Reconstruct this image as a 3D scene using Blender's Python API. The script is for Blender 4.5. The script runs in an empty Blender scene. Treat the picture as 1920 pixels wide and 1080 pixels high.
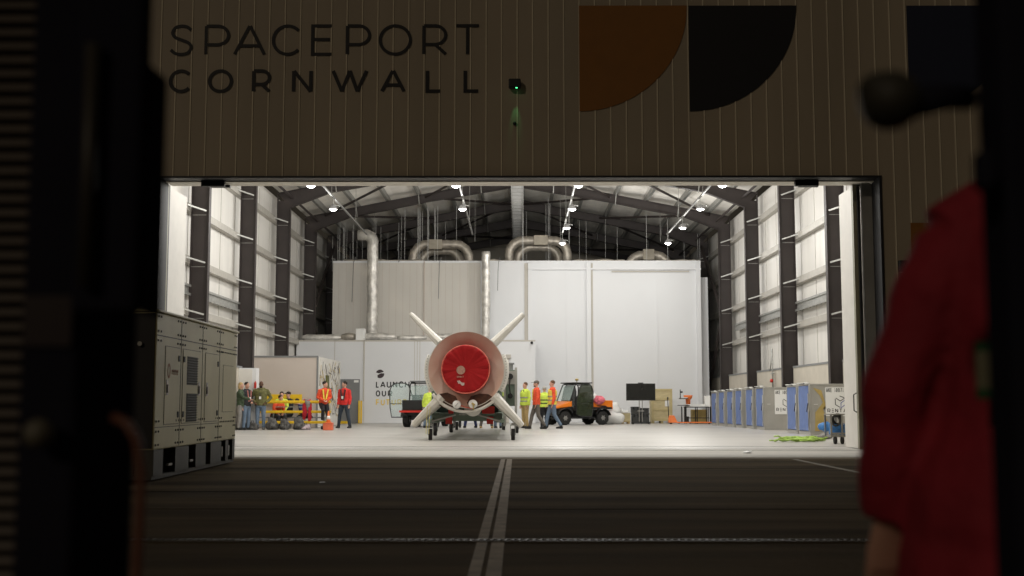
import bpy, bmesh, math, random
from mathutils import Vector, Matrix, noise
rnd = random.Random(7)
R = math.radians
sc = bpy.context.scene
COL = sc.collection

# ------------------------------------------------------------------ camera
FPX = 2200.0
PITCH = math.atan(215/FPX); YAW = math.atan(10/FPX)
cam = bpy.data.cameras.new('camera'); camo = bpy.data.objects.new('camera', cam); COL.objects.link(camo)
camo.location = (0, 0, 1.0); camo.rotation_euler = (R(90)+PITCH, 0, YAW)
cam.sensor_width = 36; cam.lens = FPX/1920*36; cam.clip_end = 500; cam.clip_start = .05
cam.dof.use_dof = True; cam.dof.focus_distance = 38; cam.dof.aperture_fstop = 2.4
sc.camera = camo
# ------------------------------------------------------------------ world, night
w = bpy.data.worlds.new('World'); sc.world = w; w.use_nodes = True
bg = w.node_tree.nodes['Background']
bg.inputs[0].default_value = (1.0, .84, .62, 1); bg.inputs[1].default_value = .022
# one weak far yard floodlight, from the left behind the camera
sl = bpy.data.lights.new('yard_light', 'SUN'); so = bpy.data.objects.new('yard_light', sl); COL.objects.link(so)
sl.energy = .27; sl.angle = R(3); sl.color = (1.0, .82, .62)
so.rotation_euler = Vector((.48, .76, -.44)).to_track_quat('-Z', 'Y').to_euler()
sc.view_settings.view_transform = 'Standard'; sc.view_settings.look = 'None'
sc.view_settings.exposure = 0; sc.view_settings.gamma = 1
sc.render.engine = 'CYCLES'
sc.cycles.use_denoising = True
sc.cycles.max_bounces = 8; sc.cycles.diffuse_bounces = 5; sc.cycles.sample_clamp_indirect = 4
LAMP_W = 30.0

RM = Matrix.Rotation(YAW, 3, 'Z') @ Matrix.Rotation(R(90)+PITCH, 3, 'X')
def at(px, py, Y):
    d = RM @ Vector(((px-960)/FPX, (540-py)/FPX, -1))
    t = Y/d.y
    return Vector((d.x*t, Y, 1+d.z*t))
def gnd(px, py):
    d = RM @ Vector(((px-960)/FPX, (540-py)/FPX, -1))
    t = -1/d.z
    return Vector((d.x*t, d.y*t, 0))

# ------------------------------------------------------------------ materials
MATS = {}
def mat(name, rgb, rough=.6, metal=0, var=.12, scale=4, bump=0, stretch=(1,1,1), emit=0, spec=.4, alpha=1, detail=5, bscale=None, rgb2=None):
    if name in MATS: return MATS[name]
    m = bpy.data.materials.new(name); m.use_nodes = True; nt = m.node_tree; N = nt.nodes; L = nt.links
    b = N['Principled BSDF']
    b.inputs['Roughness'].default_value = rough; b.inputs['Metallic'].default_value = metal
    b.inputs['Specular IOR Level'].default_value = spec
    tc = N.new('ShaderNodeTexCoord'); mp = N.new('ShaderNodeMapping'); mp.inputs['Scale'].default_value = stretch
    L.new(tc.outputs['Object'], mp.inputs[0])
    nz = N.new('ShaderNodeTexNoise'); nz.inputs['Scale'].default_value = scale; nz.inputs['Detail'].default_value = detail
    L.new(mp.outputs[0], nz.inputs['Vector'])
    rp = N.new('ShaderNodeMapRange'); rp.inputs[1].default_value = .3; rp.inputs[2].default_value = .7
    L.new(nz.outputs[0], rp.inputs[0])
    mx = N.new('ShaderNodeMix'); mx.data_type = 'RGBA'
    c1 = [max(0, c*(1-var)) for c in rgb]; c2 = [min(1, c*(1+var)) for c in (rgb2 or rgb)]
    mx.inputs[6].default_value = (*c1, 1); mx.inputs[7].default_value = (*c2, 1)
    L.new(rp.outputs[0], mx.inputs[0]); L.new(mx.outputs[2], b.inputs['Base Color'])
    if bump:
        n2 = N.new('ShaderNodeTexNoise'); n2.inputs['Scale'].default_value = bscale or scale*6; n2.inputs['Detail'].default_value = 4
        L.new(mp.outputs[0], n2.inputs['Vector'])
        bp = N.new('ShaderNodeBump'); bp.inputs['Strength'].default_value = bump; bp.inputs['Distance'].default_value = .02
        L.new(n2.outputs[0], bp.inputs['Height']); L.new(bp.outputs[0], b.inputs['Normal'])
    if emit:
        L.new(mx.outputs[2], b.inputs['Emission Color']); b.inputs['Emission Strength'].default_value = emit
    if alpha < 1: b.inputs['Alpha'].default_value = alpha
    MATS[name] = m; return m
def darkfoil(name, rgb, **k): return mat(name, rgb, rough=.3, metal=.85, var=.3, bump=1.0, **k)

M_asphalt = mat('asphalt', (.090,.068,.040), .95, var=.55, scale=1.1, stretch=(.16,1.2,1), bump=.8, spec=.03, bscale=60, detail=8)
M_floor = mat('floor_concrete', (.43,.415,.39), .36, var=.14, scale=.9, stretch=(.22,1,1), bump=.05, bscale=3, detail=8)
M_apron = mat('apron_concrete', (.46,.44,.39), .7, var=.14, scale=1.4, stretch=(.2,1,1), detail=8, bump=.2, bscale=40)
M_strip = mat('strip_concrete', (.27,.215,.145), .85, var=.3, scale=5, bump=.4, bscale=50)
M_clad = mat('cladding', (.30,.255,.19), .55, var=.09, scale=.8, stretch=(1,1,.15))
M_crest = mat('rib_crest_highlight', (.62,.56,.43), .5, var=.08, scale=1)  # bright rib highlights put into a lighter crest colour
M_black = mat('black_vinyl', (.006,.006,.008), .6, var=.1)
M_orangev = mat('orange_vinyl', (.21,.085,.012), .6, var=.04)
M_navyv = mat('navy_vinyl', (.010,.014,.035), .6, var=.04)
M_trimd = mat('dark_trim', (.012,.012,.014), .5)
M_liner = mat('liner_panel', (.68,.66,.62), .5, var=.05, scale=.8, stretch=(1,3,.3))
M_steel = mat('brown_painted_steel', (.036,.028,.026), .55, var=.12, scale=2)
M_galv = mat('galvanised_steel', (.36,.36,.34), .45, metal=.5, var=.2, scale=9)
M_girt = mat('girt_steel', (.42,.40,.36), .5, metal=.2, var=.1, scale=5)
M_roof = mat('roof_lining', (.90,.87,.81), .7, var=.08, scale=1.5, bump=.5, bscale=2.5)
M_white = mat('white_panel', (.69,.70,.715), .5, var=.02, scale=.5)
M_beige = mat('beige_panel', (.52,.46,.41), .6, var=.04, scale=.7)
M_board = mat('beige_board', (.50,.46,.39), .7, var=.08, scale=1.5)
M_foil = mat('foil_wrap', (.62,.60,.56), .34, metal=.4, var=.3, scale=3, bump=1.0, bscale=6)
M_silver = mat('silver_duct', (.46,.42,.36), .4, metal=.5, var=.25, scale=4, bump=.6, bscale=25)
M_lens = mat('lamp_lens', (1,.98,.94), .5, var=0, emit=14)
M_lampb = mat('lamp_housing', (.25,.25,.25), .5)
M_greydoor = mat('grey_door', (.20,.205,.205), .6, var=.03)
M_yellow = mat('yellow_paint', (.80,.52,.02), .45, var=.07)
M_gen = mat('generator_paint', (.60,.55,.33), .5, var=.10, scale=1.2)
M_gdark = mat('dark_grille', (.015,.016,.015), .6)
M_rubber = mat('rubber', (.018,.017,.016), .8, var=.3, scale=20, bump=.3)
M_blackpl = mat('black_plastic', (.014,.014,.014), .45)
M_vblack = mat('near_black_paint', (.018,.018,.026), .95, spec=0)
M_utvo = mat('orange_bodywork', (.75,.19,.01), .3, var=.05)
M_glass = mat('tinted_glass', (.55,.72,.68), .05, var=0, alpha=.22)
M_skinl = mat('skin_light', (.52,.29,.21), .5, var=.06)
M_skind = mat('skin_dark', (.10,.045,.025), .5, var=.06)
M_rockw = mat('rocket_white', (.62,.60,.55), .45, var=.08, scale=2.5)
M_rockc = mat('copper_skirt', (.60,.38,.29), .6, metal=0, var=.06, scale=1.3, rgb2=(.62,.49,.41), spec=.15)
M_redc = mat('red_cover_fabric', (.33,.009,.011), .6, var=.10, scale=4, bump=.3, spec=.2, bscale=9)
M_cradle = mat('green_cradle_paint', (.14,.18,.14), .5, var=.12)
M_redp = mat('red_paint', (.55,.03,.02), .45)
M_blue = mat('blue_curtain', (.11,.17,.37), .5, var=.13, scale=4, bump=.6, bscale=6)
M_alu = mat('aluminium_sheet', (.42,.41,.38), .42, metal=.45, var=.1, scale=2)
M_gold = mat('gold_tone', (.48,.36,.13), .45, metal=.3, var=.15)
M_sign = mat('white_sign', (.78,.78,.76), .5, var=.01)
M_ink = mat('ink', (.02,.02,.02), .6)
M_ybl = mat('yellow_ink', (.75,.55,.12), .6)
M_inkblue = mat('blue_ink', (.06,.08,.32), .6)
M_wood = mat('plywood', (.52,.44,.25), .65, var=.14, scale=3, stretch=(1,1,4))
M_card = mat('cardboard', (.40,.28,.12), .75, var=.1)
M_plastic = mat('white_plastic_sheet', (.72,.72,.70), .3, var=.06, bump=.9, bscale=5, scale=2)
M_lime = mat('lime_fabric', (.30,.46,.08), .7, var=.5, scale=9, bump=.8, bscale=12)
M_bluebag = mat('blue_plastic', (.05,.20,.50), .35, var=.3, scale=8, bump=.8)
M_orange = mat('orange_plastic', (.80,.20,.05), .45)
M_chrome = mat('steel_rack', (.35,.34,.32), .35, metal=.7)
M_glow = mat('green_led', (.1,1,.35), .5, var=0, emit=3)
M_bag = mat('grey_bag', (.075,.072,.068), .75, var=.85, scale=9, bump=.7, bscale=14)

# ------------------------------------------------------------------ mesh helpers
class MB:
    def __init__(s): s.bm = bmesh.new(); s.mats = []; s.mi = 0
    def use(s, m):
        if m not in s.mats: s.mats.append(m)
        s.mi = s.mats.index(m); return s
    def face(s, vs):
        try:
            f = s.bm.faces.new(vs); f.material_index = s.mi; return f
        except ValueError: return None
    def v(s, p): return s.bm.verts.new(p)
    def hexa(s, P):
        V = [s.v(p) for p in P]
        for q in ((0,3,2,1),(4,5,6,7),(0,1,5,4),(1,2,6,5),(2,3,7,6),(3,0,4,7)): s.face([V[i] for i in q])
        return s
    def box(s, x0, x1, y0, y1, z0, z1):
        return s.hexa([(x0,y0,z0),(x1,y0,z0),(x1,y1,z0),(x0,y1,z0),(x0,y0,z1),(x1,y0,z1),(x1,y1,z1),(x0,y1,z1)])
    def cbox(s, c, d, rz=0, rx=0, ry=0):
        m = Matrix.Translation(c) @ Matrix.Rotation(rz,4,'Z') @ Matrix.Rotation(rx,4,'X') @ Matrix.Rotation(ry,4,'Y')
        a,b,e = d[0]/2, d[1]/2, d[2]/2
        return s.hexa([m @ Vector(p) for p in ((-a,-b,-e),(a,-b,-e),(a,b,-e),(-a,b,-e),(-a,-b,e),(a,-b,e),(a,b,e),(-a,b,e))])
    def bar(s, p, q, wd, th, up=(0,0,1)):
        p = Vector(p); q = Vector(q); d = (q-p).normalized(); u = Vector(up)
        a = d.cross(u)
        if a.length < 1e-3: a = d.cross(Vector((1,0,0)))
        a.normalize(); u = a.cross(d).normalized(); a *= wd/2; u *= th/2
        return s.hexa([p-a-u, p+a-u, q+a-u, q-a-u, p-a+u, p+a+u, q+a+u, q-a+u])
    def sweep(s, pts, rad, n=10, closed=False, sq=1.0):
        pts = [Vector(p) for p in pts]; K = len(pts)
        if not isinstance(rad, (list, tuple)): rad = [rad]*K
        rings = []; prev = None
        for i, p in enumerate(pts):
            if closed: d = pts[(i+1) % K]-pts[i-1]
            else: d = pts[min(i+1,K-1)]-pts[max(i-1,0)]
            d.normalize()
            if prev is None:
                a = d.cross(Vector((0,0,1)))
                if a.length < .05: a = d.cross(Vector((1,0,0)))
            else:
                a = prev - d*prev.dot(d)
            a.normalize(); prev = a; b = d.cross(a)
            r = rad[i]; r1, r2 = r if isinstance(r, tuple) else (r, r*sq)
            rings.append([s.v(p + a*math.cos(t)*r1 + b*math.sin(t)*r2) for t in [2*math.pi*j/n for j in range(n)]])
        K2 = K if closed else K-1
        for i in range(K2):
            A, B = rings[i], rings[(i+1) % K]
            for j in range(n): s.face([A[j], A[(j+1)%n], B[(j+1)%n], B[j]])
        if not closed: s.face(rings[0][::-1]); s.face(rings[-1])
        return s
    def cyl(s, p, q, r, n=12): return s.sweep([p, q], r, n)
    def loft(s, secs, n=16):          # secs: (cx, cy, z, rx, ry)
        rings = []
        for cx, cy, z, rx, ry in secs:
            rings.append([s.v((cx+rx*math.cos(2*math.pi*j/n), cy+ry*math.sin(2*math.pi*j/n), z)) for j in range(n)])
        for A, B in zip(rings, rings[1:]):
            for j in range(n): s.face([A[j], A[(j+1)%n], B[(j+1)%n], B[j]])
        s.face(rings[0][::-1]); s.face(rings[-1]); return s
    def ell(s, c, r, n=12, k=8, rz=0):
        M = Matrix.Translation(c) @ Matrix.Rotation(rz,4,'Z')
        rings = []
        for i in range(1, k):
            a = math.pi*i/k
            rings.append([s.v(M @ Vector((r[0]*math.sin(a)*math.cos(2*math.pi*j/n), r[1]*math.sin(a)*math.sin(2*math.pi*j/n), -r[2]*math.cos(a)))) for j in range(n)])
        b = s.v(M @ Vector((0,0,-r[2]))); t = s.v(M @ Vector((0,0,r[2])))
        for j in range(n):
            s.face([b, rings[0][(j+1)%n], rings[0][j]]); s.face([t, rings[-1][j], rings[-1][(j+1)%n]])
        for A, B in zip(rings, rings[1:]):
            for j in range(n): s.face([A[j], A[(j+1)%n], B[(j+1)%n], B[j]])
        return s
    def lathe(s, prof, o, axis='Y', n=48, wob=None, caps=True):   # prof: (r, h) pairs
        o = Vector(o); rings = []
        for r, h in prof:
            ring = []
            for j in range(n):
                t = 2*math.pi*j/n; rr = r; hh = h
                if wob: rr, hh = wob(r, h, t)
                p = Vector((rr*math.cos(t), hh, rr*math.sin(t))) if axis == 'Y' else (Vector((rr*math.cos(t), rr*math.sin(t), hh)) if axis == 'Z' else Vector((hh, rr*math.cos(t), rr*math.sin(t))))
                ring.append(s.v(o+p))
            rings.append(ring)
        for A, B in zip(rings, rings[1:]):
            for j in range(n): s.face([A[j], A[(j+1)%n], B[(j+1)%n], B[j]])
        if caps: s.face(rings[0][::-1])
        s.face(rings[-1]); return s
    def prism(s, poly, f0, f1):       # poly list of (u,v); f(u,v)->point
        A = [s.v(f0(u,v)) for u, v in poly]; B = [s.v(f1(u,v)) for u, v in poly]; n = len(poly)
        s.face(A); s.face(B[::-1])
        for j in range(n): s.face([A[j], B[j], B[(j+1)%n], A[(j+1)%n]])
        return s
    def build(s, name, m=None, parent=None, smooth=False, remesh=0, bevel=0, loc=None, rz=0):
        bmesh.ops.recalc_face_normals(s.bm, faces=s.bm.faces)
        me = bpy.data.meshes.new(name); s.bm.to_mesh(me); s.bm.free()
        ms = s.mats or [m]
        for x in ms: me.materials.append(x)
        o = bpy.data.objects.new(name, me); COL.objects.link(o)
        if remesh:
            md = o.modifiers.new('r', 'REMESH'); md.mode = 'VOXEL'; md.voxel_size = remesh
            s2 = o.modifiers.new('s', 'SMOOTH'); s2.iterations = 3; s2.factor = .5
            dg = bpy.context.evaluated_depsgraph_get()
            me2 = bpy.data.meshes.new_from_object(o.evaluated_get(dg))
            o.modifiers.clear(); o.data = me2; me2.materials.clear(); me2.materials.append(ms[0]); me2.name = name
            smooth = True
        if bevel:
            md = o.modifiers.new('b', 'BEVEL'); md.width = bevel; md.segments = 2; md.limit_method = 'ANGLE'
        if smooth:
            for p in o.data.polygons: p.use_smooth = True
        if parent is not None: o.parent = parent
        if loc is not None: o.location = loc; o.rotation_euler = (0,0,rz)
        return o
def tag(o, label, cat, group=None):
    o['label'] = label; o['category'] = cat
    if group: o['group'] = group
    return o
def empty(name, loc=(0,0,0), rz=0, label=None, cat=None, group=None):
    o = bpy.data.objects.new(name, None); COL.objects.link(o); o.location = loc; o.rotation_euler = (0,0,rz)
    if label: tag(o, label, cat, group)
    return o
def structure(o): o['kind'] = 'structure'; return o
def copy_tree(o, parent=None):
    c = o.copy(); COL.objects.link(c); c.parent = parent
    for ch in list(o.children): copy_tree(ch, c)
    return c
def plabel(o, t): o['label'] = t; return o

# ------------------------------------------------------------------ stroke lettering
def arc(cx, cy, rx, ry, a0, a1, n=18):
    return [(cx+rx*math.cos(R(a0+(a1-a0)*i/n)), cy+ry*math.sin(R(a0+(a1-a0)*i/n))) for i in range(n+1)]
def cr(P, n=5):
    out = []
    for i in range(len(P)-1):
        p0 = P[max(i-1,0)]; p1 = P[i]; p2 = P[i+1]; p3 = P[min(i+2,len(P)-1)]
        for k in range(n):
            t = k/n
            out.append(tuple(.5*((2*p1[a])+(-p0[a]+p2[a])*t+(2*p0[a]-5*p1[a]+4*p2[a]-p3[a])*t*t+(-p0[a]+3*p1[a]-3*p2[a]+p3[a])*t**3) for a in (0,1)))
    return out+[P[-1]]
bowl = [(0,1),(.5,1)]+arc(.5,.67,.5,.33,85,-85,14)+[(.5,.34),(0,.34)]
GL = {
 'S': [cr([(.95,.86),(.75,.97),(.48,1),(.2,.94),(.07,.76),(.2,.6),(.5,.51),(.82,.41),(.97,.25),(.82,.06),(.5,0),(.2,.04),(0,.16)])],
 'P': [[(0,0),(0,1)], bowl], 'R': [[(0,0),(0,1)], bowl, [(.52,.34),(1,0)]],
 'A': [[(0,0),(.49,1)], [(.51,1),(1,0)], [(.17,.3),(.83,.3)]],
 'C': [arc(.56,.5,.56,.5,42,318,26)], 'O': [arc(.5,.5,.5,.5,0,360,36)], '0': [arc(.5,.5,.5,.5,0,360,24)],
 'E': [[(1,1),(0,1),(0,0),(1,0)], [(0,.52),(.92,.52)]], 'T': [[(0,1),(1,1)], [(.5,1),(.5,0)]],
 'N': [[(0,0),(0,1)],[(.02,1),(.98,0)],[(1,0),(1,1)]], 'W': [[(0,1),(.27,0)],[(.27,0),(.5,1)],[(.5,1),(.73,0)],[(.73,0),(1,1)]], 'L': [[(0,1),(0,0),(1,0)]],
 'U': [[(0,1),(0,.35)]+arc(.5,.35,.5,.35,180,360,14)+[(1,1)]], 'H': [[(0,0),(0,1)],[(1,0),(1,1)],[(0,.5),(1,.5)]],
 'F': [[(1,1),(0,1),(0,0)],[(0,.5),(.9,.5)]], 'K': [[(0,0),(0,1)],[(1,1),(0,.38)],[(.3,.58),(1,0)]],
 '1': [[(.2,.8),(.6,1),(.6,0)]], '7': [[(0,1),(1,1),(.35,0)]], 'I': [[(.5,0),(.5,1)]],
 'B': [[(0,0),(0,1),(.5,1)]+arc(.5,.76,.4,.24,80,-80,10)+[(.5,.52),(0,.52)], [(0,.5),(.55,.5)]+arc(.55,.25,.45,.25,80,-80,10)+[(.5,0),(0,0)]],
 'e': [[(0,1),(1,1)],[(0,.5),(1,.5)],[(0,0),(1,0)]],      # E drawn as three bars
}
def ribbon(mb, P, t, f, depth, k):
    P = [Vector((a,b)) for a, b in P]
    closed = (P[0]-P[-1]).length < 1e-5
    if closed: P = P[:-1]
    n = len(P); Lf = []; Rt = []
    for i in range(n):
        if closed: a, c = P[i-1], P[(i+1)%n]
        else: a, c = P[max(i-1,0)], P[min(i+1,n-1)]
        d1 = (P[i]-a).normalized() if (P[i]-a).length > 1e-9 else (c-P[i]).normalized()
        d2 = (c-P[i]).normalized() if (c-P[i]).length > 1e-9 else d1
        n1 = Vector((-d1.y,d1.x)); n2 = Vector((-d2.y,d2.x)); m = (n1+n2)
        m = m.normalized() if m.length > 1e-4 else n1
        sc_ = min(1.6, 1/max(.3, m.dot(n1)))
        Lf.append(P[i]+m*t/2*sc_); Rt.append(P[i]-m*t/2*sc_)
    q = depth+.0012*k
    F = lambda p, h: f(p.x, p.y, h)
    VL = [(mb.v(F(p,0)), mb.v(F(p,q))) for p in Lf]; VR = [(mb.v(F(p,0)), mb.v(F(p,q))) for p in Rt]
    for i in range(n if closed else n-1):
        j = (i+1) % n
        mb.face([VL[i][1],VL[j][1],VR[j][1],VR[i][1]]); mb.face([VL[i][0],VR[i][0],VR[j][0],VL[j][0]])
        mb.face([VL[i][0],VL[j][0],VL[j][1],VL[i][1]]); mb.face([VR[i][0],VR[i][1],VR[j][1],VR[j][0]])
    if not closed:
        for i in (0, n-1): mb.face([VL[i][0],VL[i][1],VR[i][1],VR[i][0]])
def glyph(mb, ch, x0, x1, z0, z1, t, f, depth=.003):
    for k, P in enumerate(GL[ch]):
        a, b = x0+t/2, x1-t/2; c, d = z0+t/2, z1-t/2
        ribbon(mb, [(a+(b-a)*u, c+(d-c)*v) for u, v in P], t, f, depth, k)
def word(mb, s, x, z, h, t, f, wd=.62, gap=.22, depth=.004):
    for ch in s:
        W = h*wd*(1.35 if ch == 'W' else .3 if ch == 'I' else .8 if ch in 'LEFe' else .7 if ch == '1' else 1)
        if ch != ' ': glyph(mb, ch, x, x+W, z, z+h, t, f, depth)
        x += W+gap*h
    return x

# ================================================================== GROUND
m = MB(); m.box(-120,120,-30,21.0,-.3,0); structure(m.build('ground', M_asphalt))
m = MB(); m.box(-120,-12.2,21.0,140,-.3,0); m.box(12.2,120,21.0,140,-.3,0); structure(m.build('ground', M_asphalt))
m = MB(); m.box(-12.2,12.2,21.7,25.4,-.3,.004); structure(m.build('apron', M_apron))
m = MB(); m.box(-12.2,12.2,21.0,21.7,-.3,.004); structure(m.build('apron_edge', mat('stained_apron',(.17,.145,.10),.85,var=.45,scale=2.5,stretch=(.15,1,1),spec=.05)))
m = MB(); m.box(-12.2,12.2,25.4,82,-.3,.004); structure(m.build('floor', M_floor))
# track grooves in the threshold
for i, (y, wd) in enumerate(((24.75,.05),(25.05,.05),(25.6,.03),(26.9,.03))):
    m = MB(); m.box(-12,12,y,y+wd,.0,.0075); tag(m.build('door_track', M_greydoor), ['outermost dark door track groove in pale threshold','second dark door track groove in pale threshold','third thin track groove just inside the doorway','innermost thin groove line across the hangar floor'][i], 'door track', 'door tracks across the threshold')
m = MB(); m.box(-.29,-.215,-10,20.95,.0,.005); m.box(-.185,-.093,-10,20.95,.0,.005); structure(m.build('concrete_strip', M_strip))
m = MB(); m.box(4.86,4.95,3,20.95,.0,.005); structure(m.build('joint_line', mat('joint_pale',(.22,.19,.14),.8,var=.3,scale=6)))
m = MB(); m.box(-5.45,-5.36,3,20.95,.0,.005); structure(m.build('joint_line', MATS['joint_pale']))
for y in (18.1, 13.4, 11.2, 6.3):
    m = MB(); m.box(-14,14,y,y+.022,0,.003); structure(m.build('slab_joint', mat('joint_dark',(.02,.016,.01),.95,spec=0)))
# drain channel with slotted grate
dr = empty('drain_channel', (0,8.62,0), 0, 'long slotted drain channel crossing the dark yard in front of the doorway', 'drain')
m = MB(); m.box(-7,7,-.055,.055,0,.006); m.build('channel', M_gdark, dr)
m = MB()
for i in range(280):
    x = -7+i*.05; m.hexa([(x,-.05,.005),(x+.014,-.05,.005),(x+.034,.05,.005),(x+.02,.05,.005),(x,-.05,.016),(x+.014,-.05,.016),(x+.034,.05,.016),(x+.02,.05,.016)])
m.box(-7,7,-.064,-.05,.0,.013); m.box(-7,7,.05,.064,.0,.013)
m.build('grate', mat('grate_iron',(.08,.068,.05),.5,metal=.3), dr)
for (px,py,lab,s) in ((1408,850,'crumpled white paper scrap lying on the pale threshold',.16),(606,906,'tiny white litter scrap on the dark yard left of the strip',.05)):
    g = gnd(px,py); m = MB()
    pts = [Vector((rnd.uniform(-s,s), rnd.uniform(-s,s), rnd.uniform(.004,.05*s/.16))) for _ in range(9)]
    vs = [m.v(p) for p in pts]; bmesh.ops.convex_hull(m.bm, input=vs)
    o = m.build('paper_scrap', M_sign); o.location = (g.x,g.y,.004); tag(o, lab, 'litter')

# ================================================================== HANGAR
FY = 24.6
hg = empty('hangar', (0,FY,0), 0, 'large brown steel clad hangar with a wide lit doorway and printed facade', 'building')
def hb(mb, name, m=None, smooth=False, parent=None):
    o = mb.build(name, m, hg if parent is None else parent, smooth)
    if parent is None: o.matrix_parent_inverse = Matrix.Translation((0,-FY,0))
    return o
OL = at(300,500,FY).x-.02; OR = at(1652,500,FY).x; OT = at(960,334,FY).z
def clad(x0, x1, z0, z1):
    m = MB(); p = .3333; n = int((x1-x0)/p)
    xs = [x0]
    k = math.ceil(x0/p)
    while k*p < x1-.03:
        x = k*p
        if x-.05 > x0: xs += [x-.026, x-.010, x+.010, x+.026]
        k += 1
    xs.append(x1)
    def dy(i):
        j = (i-1) % 4
        return -.012 if (0 < i < len(xs)-1 and j in (1,2)) else 0
    A = [(m.v((x,FY+dy(i),z0)), m.v((x,FY+dy(i),z1))) for i, x in enumerate(xs)]
    for i, (a, b) in enumerate(zip(A, A[1:])):
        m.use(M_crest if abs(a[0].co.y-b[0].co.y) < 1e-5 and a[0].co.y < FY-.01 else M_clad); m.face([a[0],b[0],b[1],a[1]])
    m.use(M_clad)
    m.box(x0,x1,FY+.05,FY+.3,z0,z1)
    return m
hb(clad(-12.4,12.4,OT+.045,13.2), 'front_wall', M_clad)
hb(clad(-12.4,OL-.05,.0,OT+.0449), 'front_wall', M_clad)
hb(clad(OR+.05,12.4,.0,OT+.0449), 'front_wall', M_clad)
m = MB(); m.use(M_trimd); m.box(OL-.05,OR+.06,FY-.05,FY+.32,OT,OT+.044); m.box(OR,OR+.05,FY-.05,FY+.5,0,OT); m.box(OL-.05,OL,FY-.05,FY+.5,0,OT)
hb(m,'door_trim')
m = MB(); m.box(OL,OR,FY+.33,FY+.78,OT-.02,OT+.7); hb(m,'door_header', mat('header_paint',(.80,.76,.68),.6,var=.06))
# lettering
f_fac = lambda x, z, h: Vector((x, FY-.0125-h, z))
def pxword(chars, y0, y1, t):
    ym = (y0+y1)/2
    z1 = at(600,y0,FY).z; z0 = at(600,y1,FY).z
    for ch, a, b in chars:
        m = MB(); glyph(m, ch, at(a,ym,FY).x, at(b,ym,FY).x, z0, z1, t*FY/FPX, f_fac); hb(m, 'letter', M_black)
for nm, wd in (('lettering', pxword([('S',318,363.5),('P',383.8,431.7),('A',437.7,499.3),('C',509.7,564),('E',583.3,625),('P',648.3,696),('O',710,772.5),('R',791.7,838.8),('T',852.5,901)],46,105,6.3)),
           ('lettering', pxword([('C',316.7,359),('O',390,437.5),('R',472.5,508.8),('N',547.5,586.3),('W',621.2,690.5),('A',713,761),('L',798,828.7),('L',869,900)],130,174.7,6.8))):
    pass
def quarter(px0, px1, py0, py1, ma):
    a = at(px0,(py0+py1)/2,FY); b = at(px1,(py0+py1)/2,FY); x0, x1 = a.x, b.x; z1 = at(px0,py0,FY).z; z0 = z1-(x1-x0)
    m = MB(); pol = [(x0,z1)]+[(x0+(x1-x0)*math.cos(R(t)), z1-(x1-x0)*math.sin(R(t))) for t in range(0,91,3)]
    m.prism(pol, lambda u,v: Vector((u,FY-.018,v)), lambda u,v: Vector((u,FY-.0125,v)))
    hb(m,'logo_shape', ma)
quarter(1086,1289,11,212,M_orangev); quarter(1292,1495,11,212,M_black); quarter(1702,1905,11,212,M_navyv); quarter(1710,1912,418,620,M_orangev)
# side walls, roof
WX = 10.85
def wall_side(s):
    m = MB(); m.box(min(s*WX,s*(WX+.15)), max(s*WX,s*(WX+.15)), FY+.3, 82, 0, 10.2)
    # vertical seams
    m.use(M_greydoor) if False else None
    return m
for s in (-1,1):
    hb(wall_side(s), 'side_wall', M_liner)
    m = MB()
    for i in range(27):
        y = FY+1+i*2.1; m.box(min(s*(WX-.012),s*WX), max(s*(WX-.012),s*WX), y, y+.03, 2.3, 10.0)
    hb(m,'wall_seam', M_girt)
    for z in (2.12,3.81,5.49,7.19,8.9):
        m = MB(); x0, x1 = s*(WX-.24), s*(WX-.02)
        m.box(min(x0,x1),max(x0,x1),FY+.4,81.8,z,z+.035); m.box(min(x0,x0+s*.03),max(x0,x0+s*.03),FY+.4,81.8,z+.036,z+.24)
        hb(m,'girt',M_girt)
    m = MB(); x = s*(WX-.27)
    for dz in (0,.28): m.box(min(x,x+s*.03),max(x,x+s*.03),FY+1,57,4.45+dz,4.53+dz)
    for i in range(60): m.box(min(x,x+s*.2),max(x,x+s*.2),FY+1.2+i*.52,FY+1.25+i*.52,4.47,4.5)
    m.box(min(x+s*.05,x+s*.06),max(x+s*.05,x+s*.06),FY+1,57,4.47,4.74)
    hb(m,'cable_tray',M_galv)
    m = MB(); m.use(M_board)
    for k in range(-1,4):
        y0 = 37.85+6.75*k+.25; y1 = y0+6.25
        if k == -1: y0 = FY+.5
        m.use(M_board); m.box(min(s*(WX-.45),s*(WX-.3)),max(s*(WX-.45),s*(WX-.3)),y0,y1,0.01,2.3)
        m.use(M_greydoor); m.box(min(s*(WX-.47),s*(WX-.28)),max(s*(WX-.47),s*(WX-.28)),y0,y1,2.3,2.37)
    hb(m,'low_wall')
zt = lambda X: 12.3-.195*abs(X)
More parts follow.
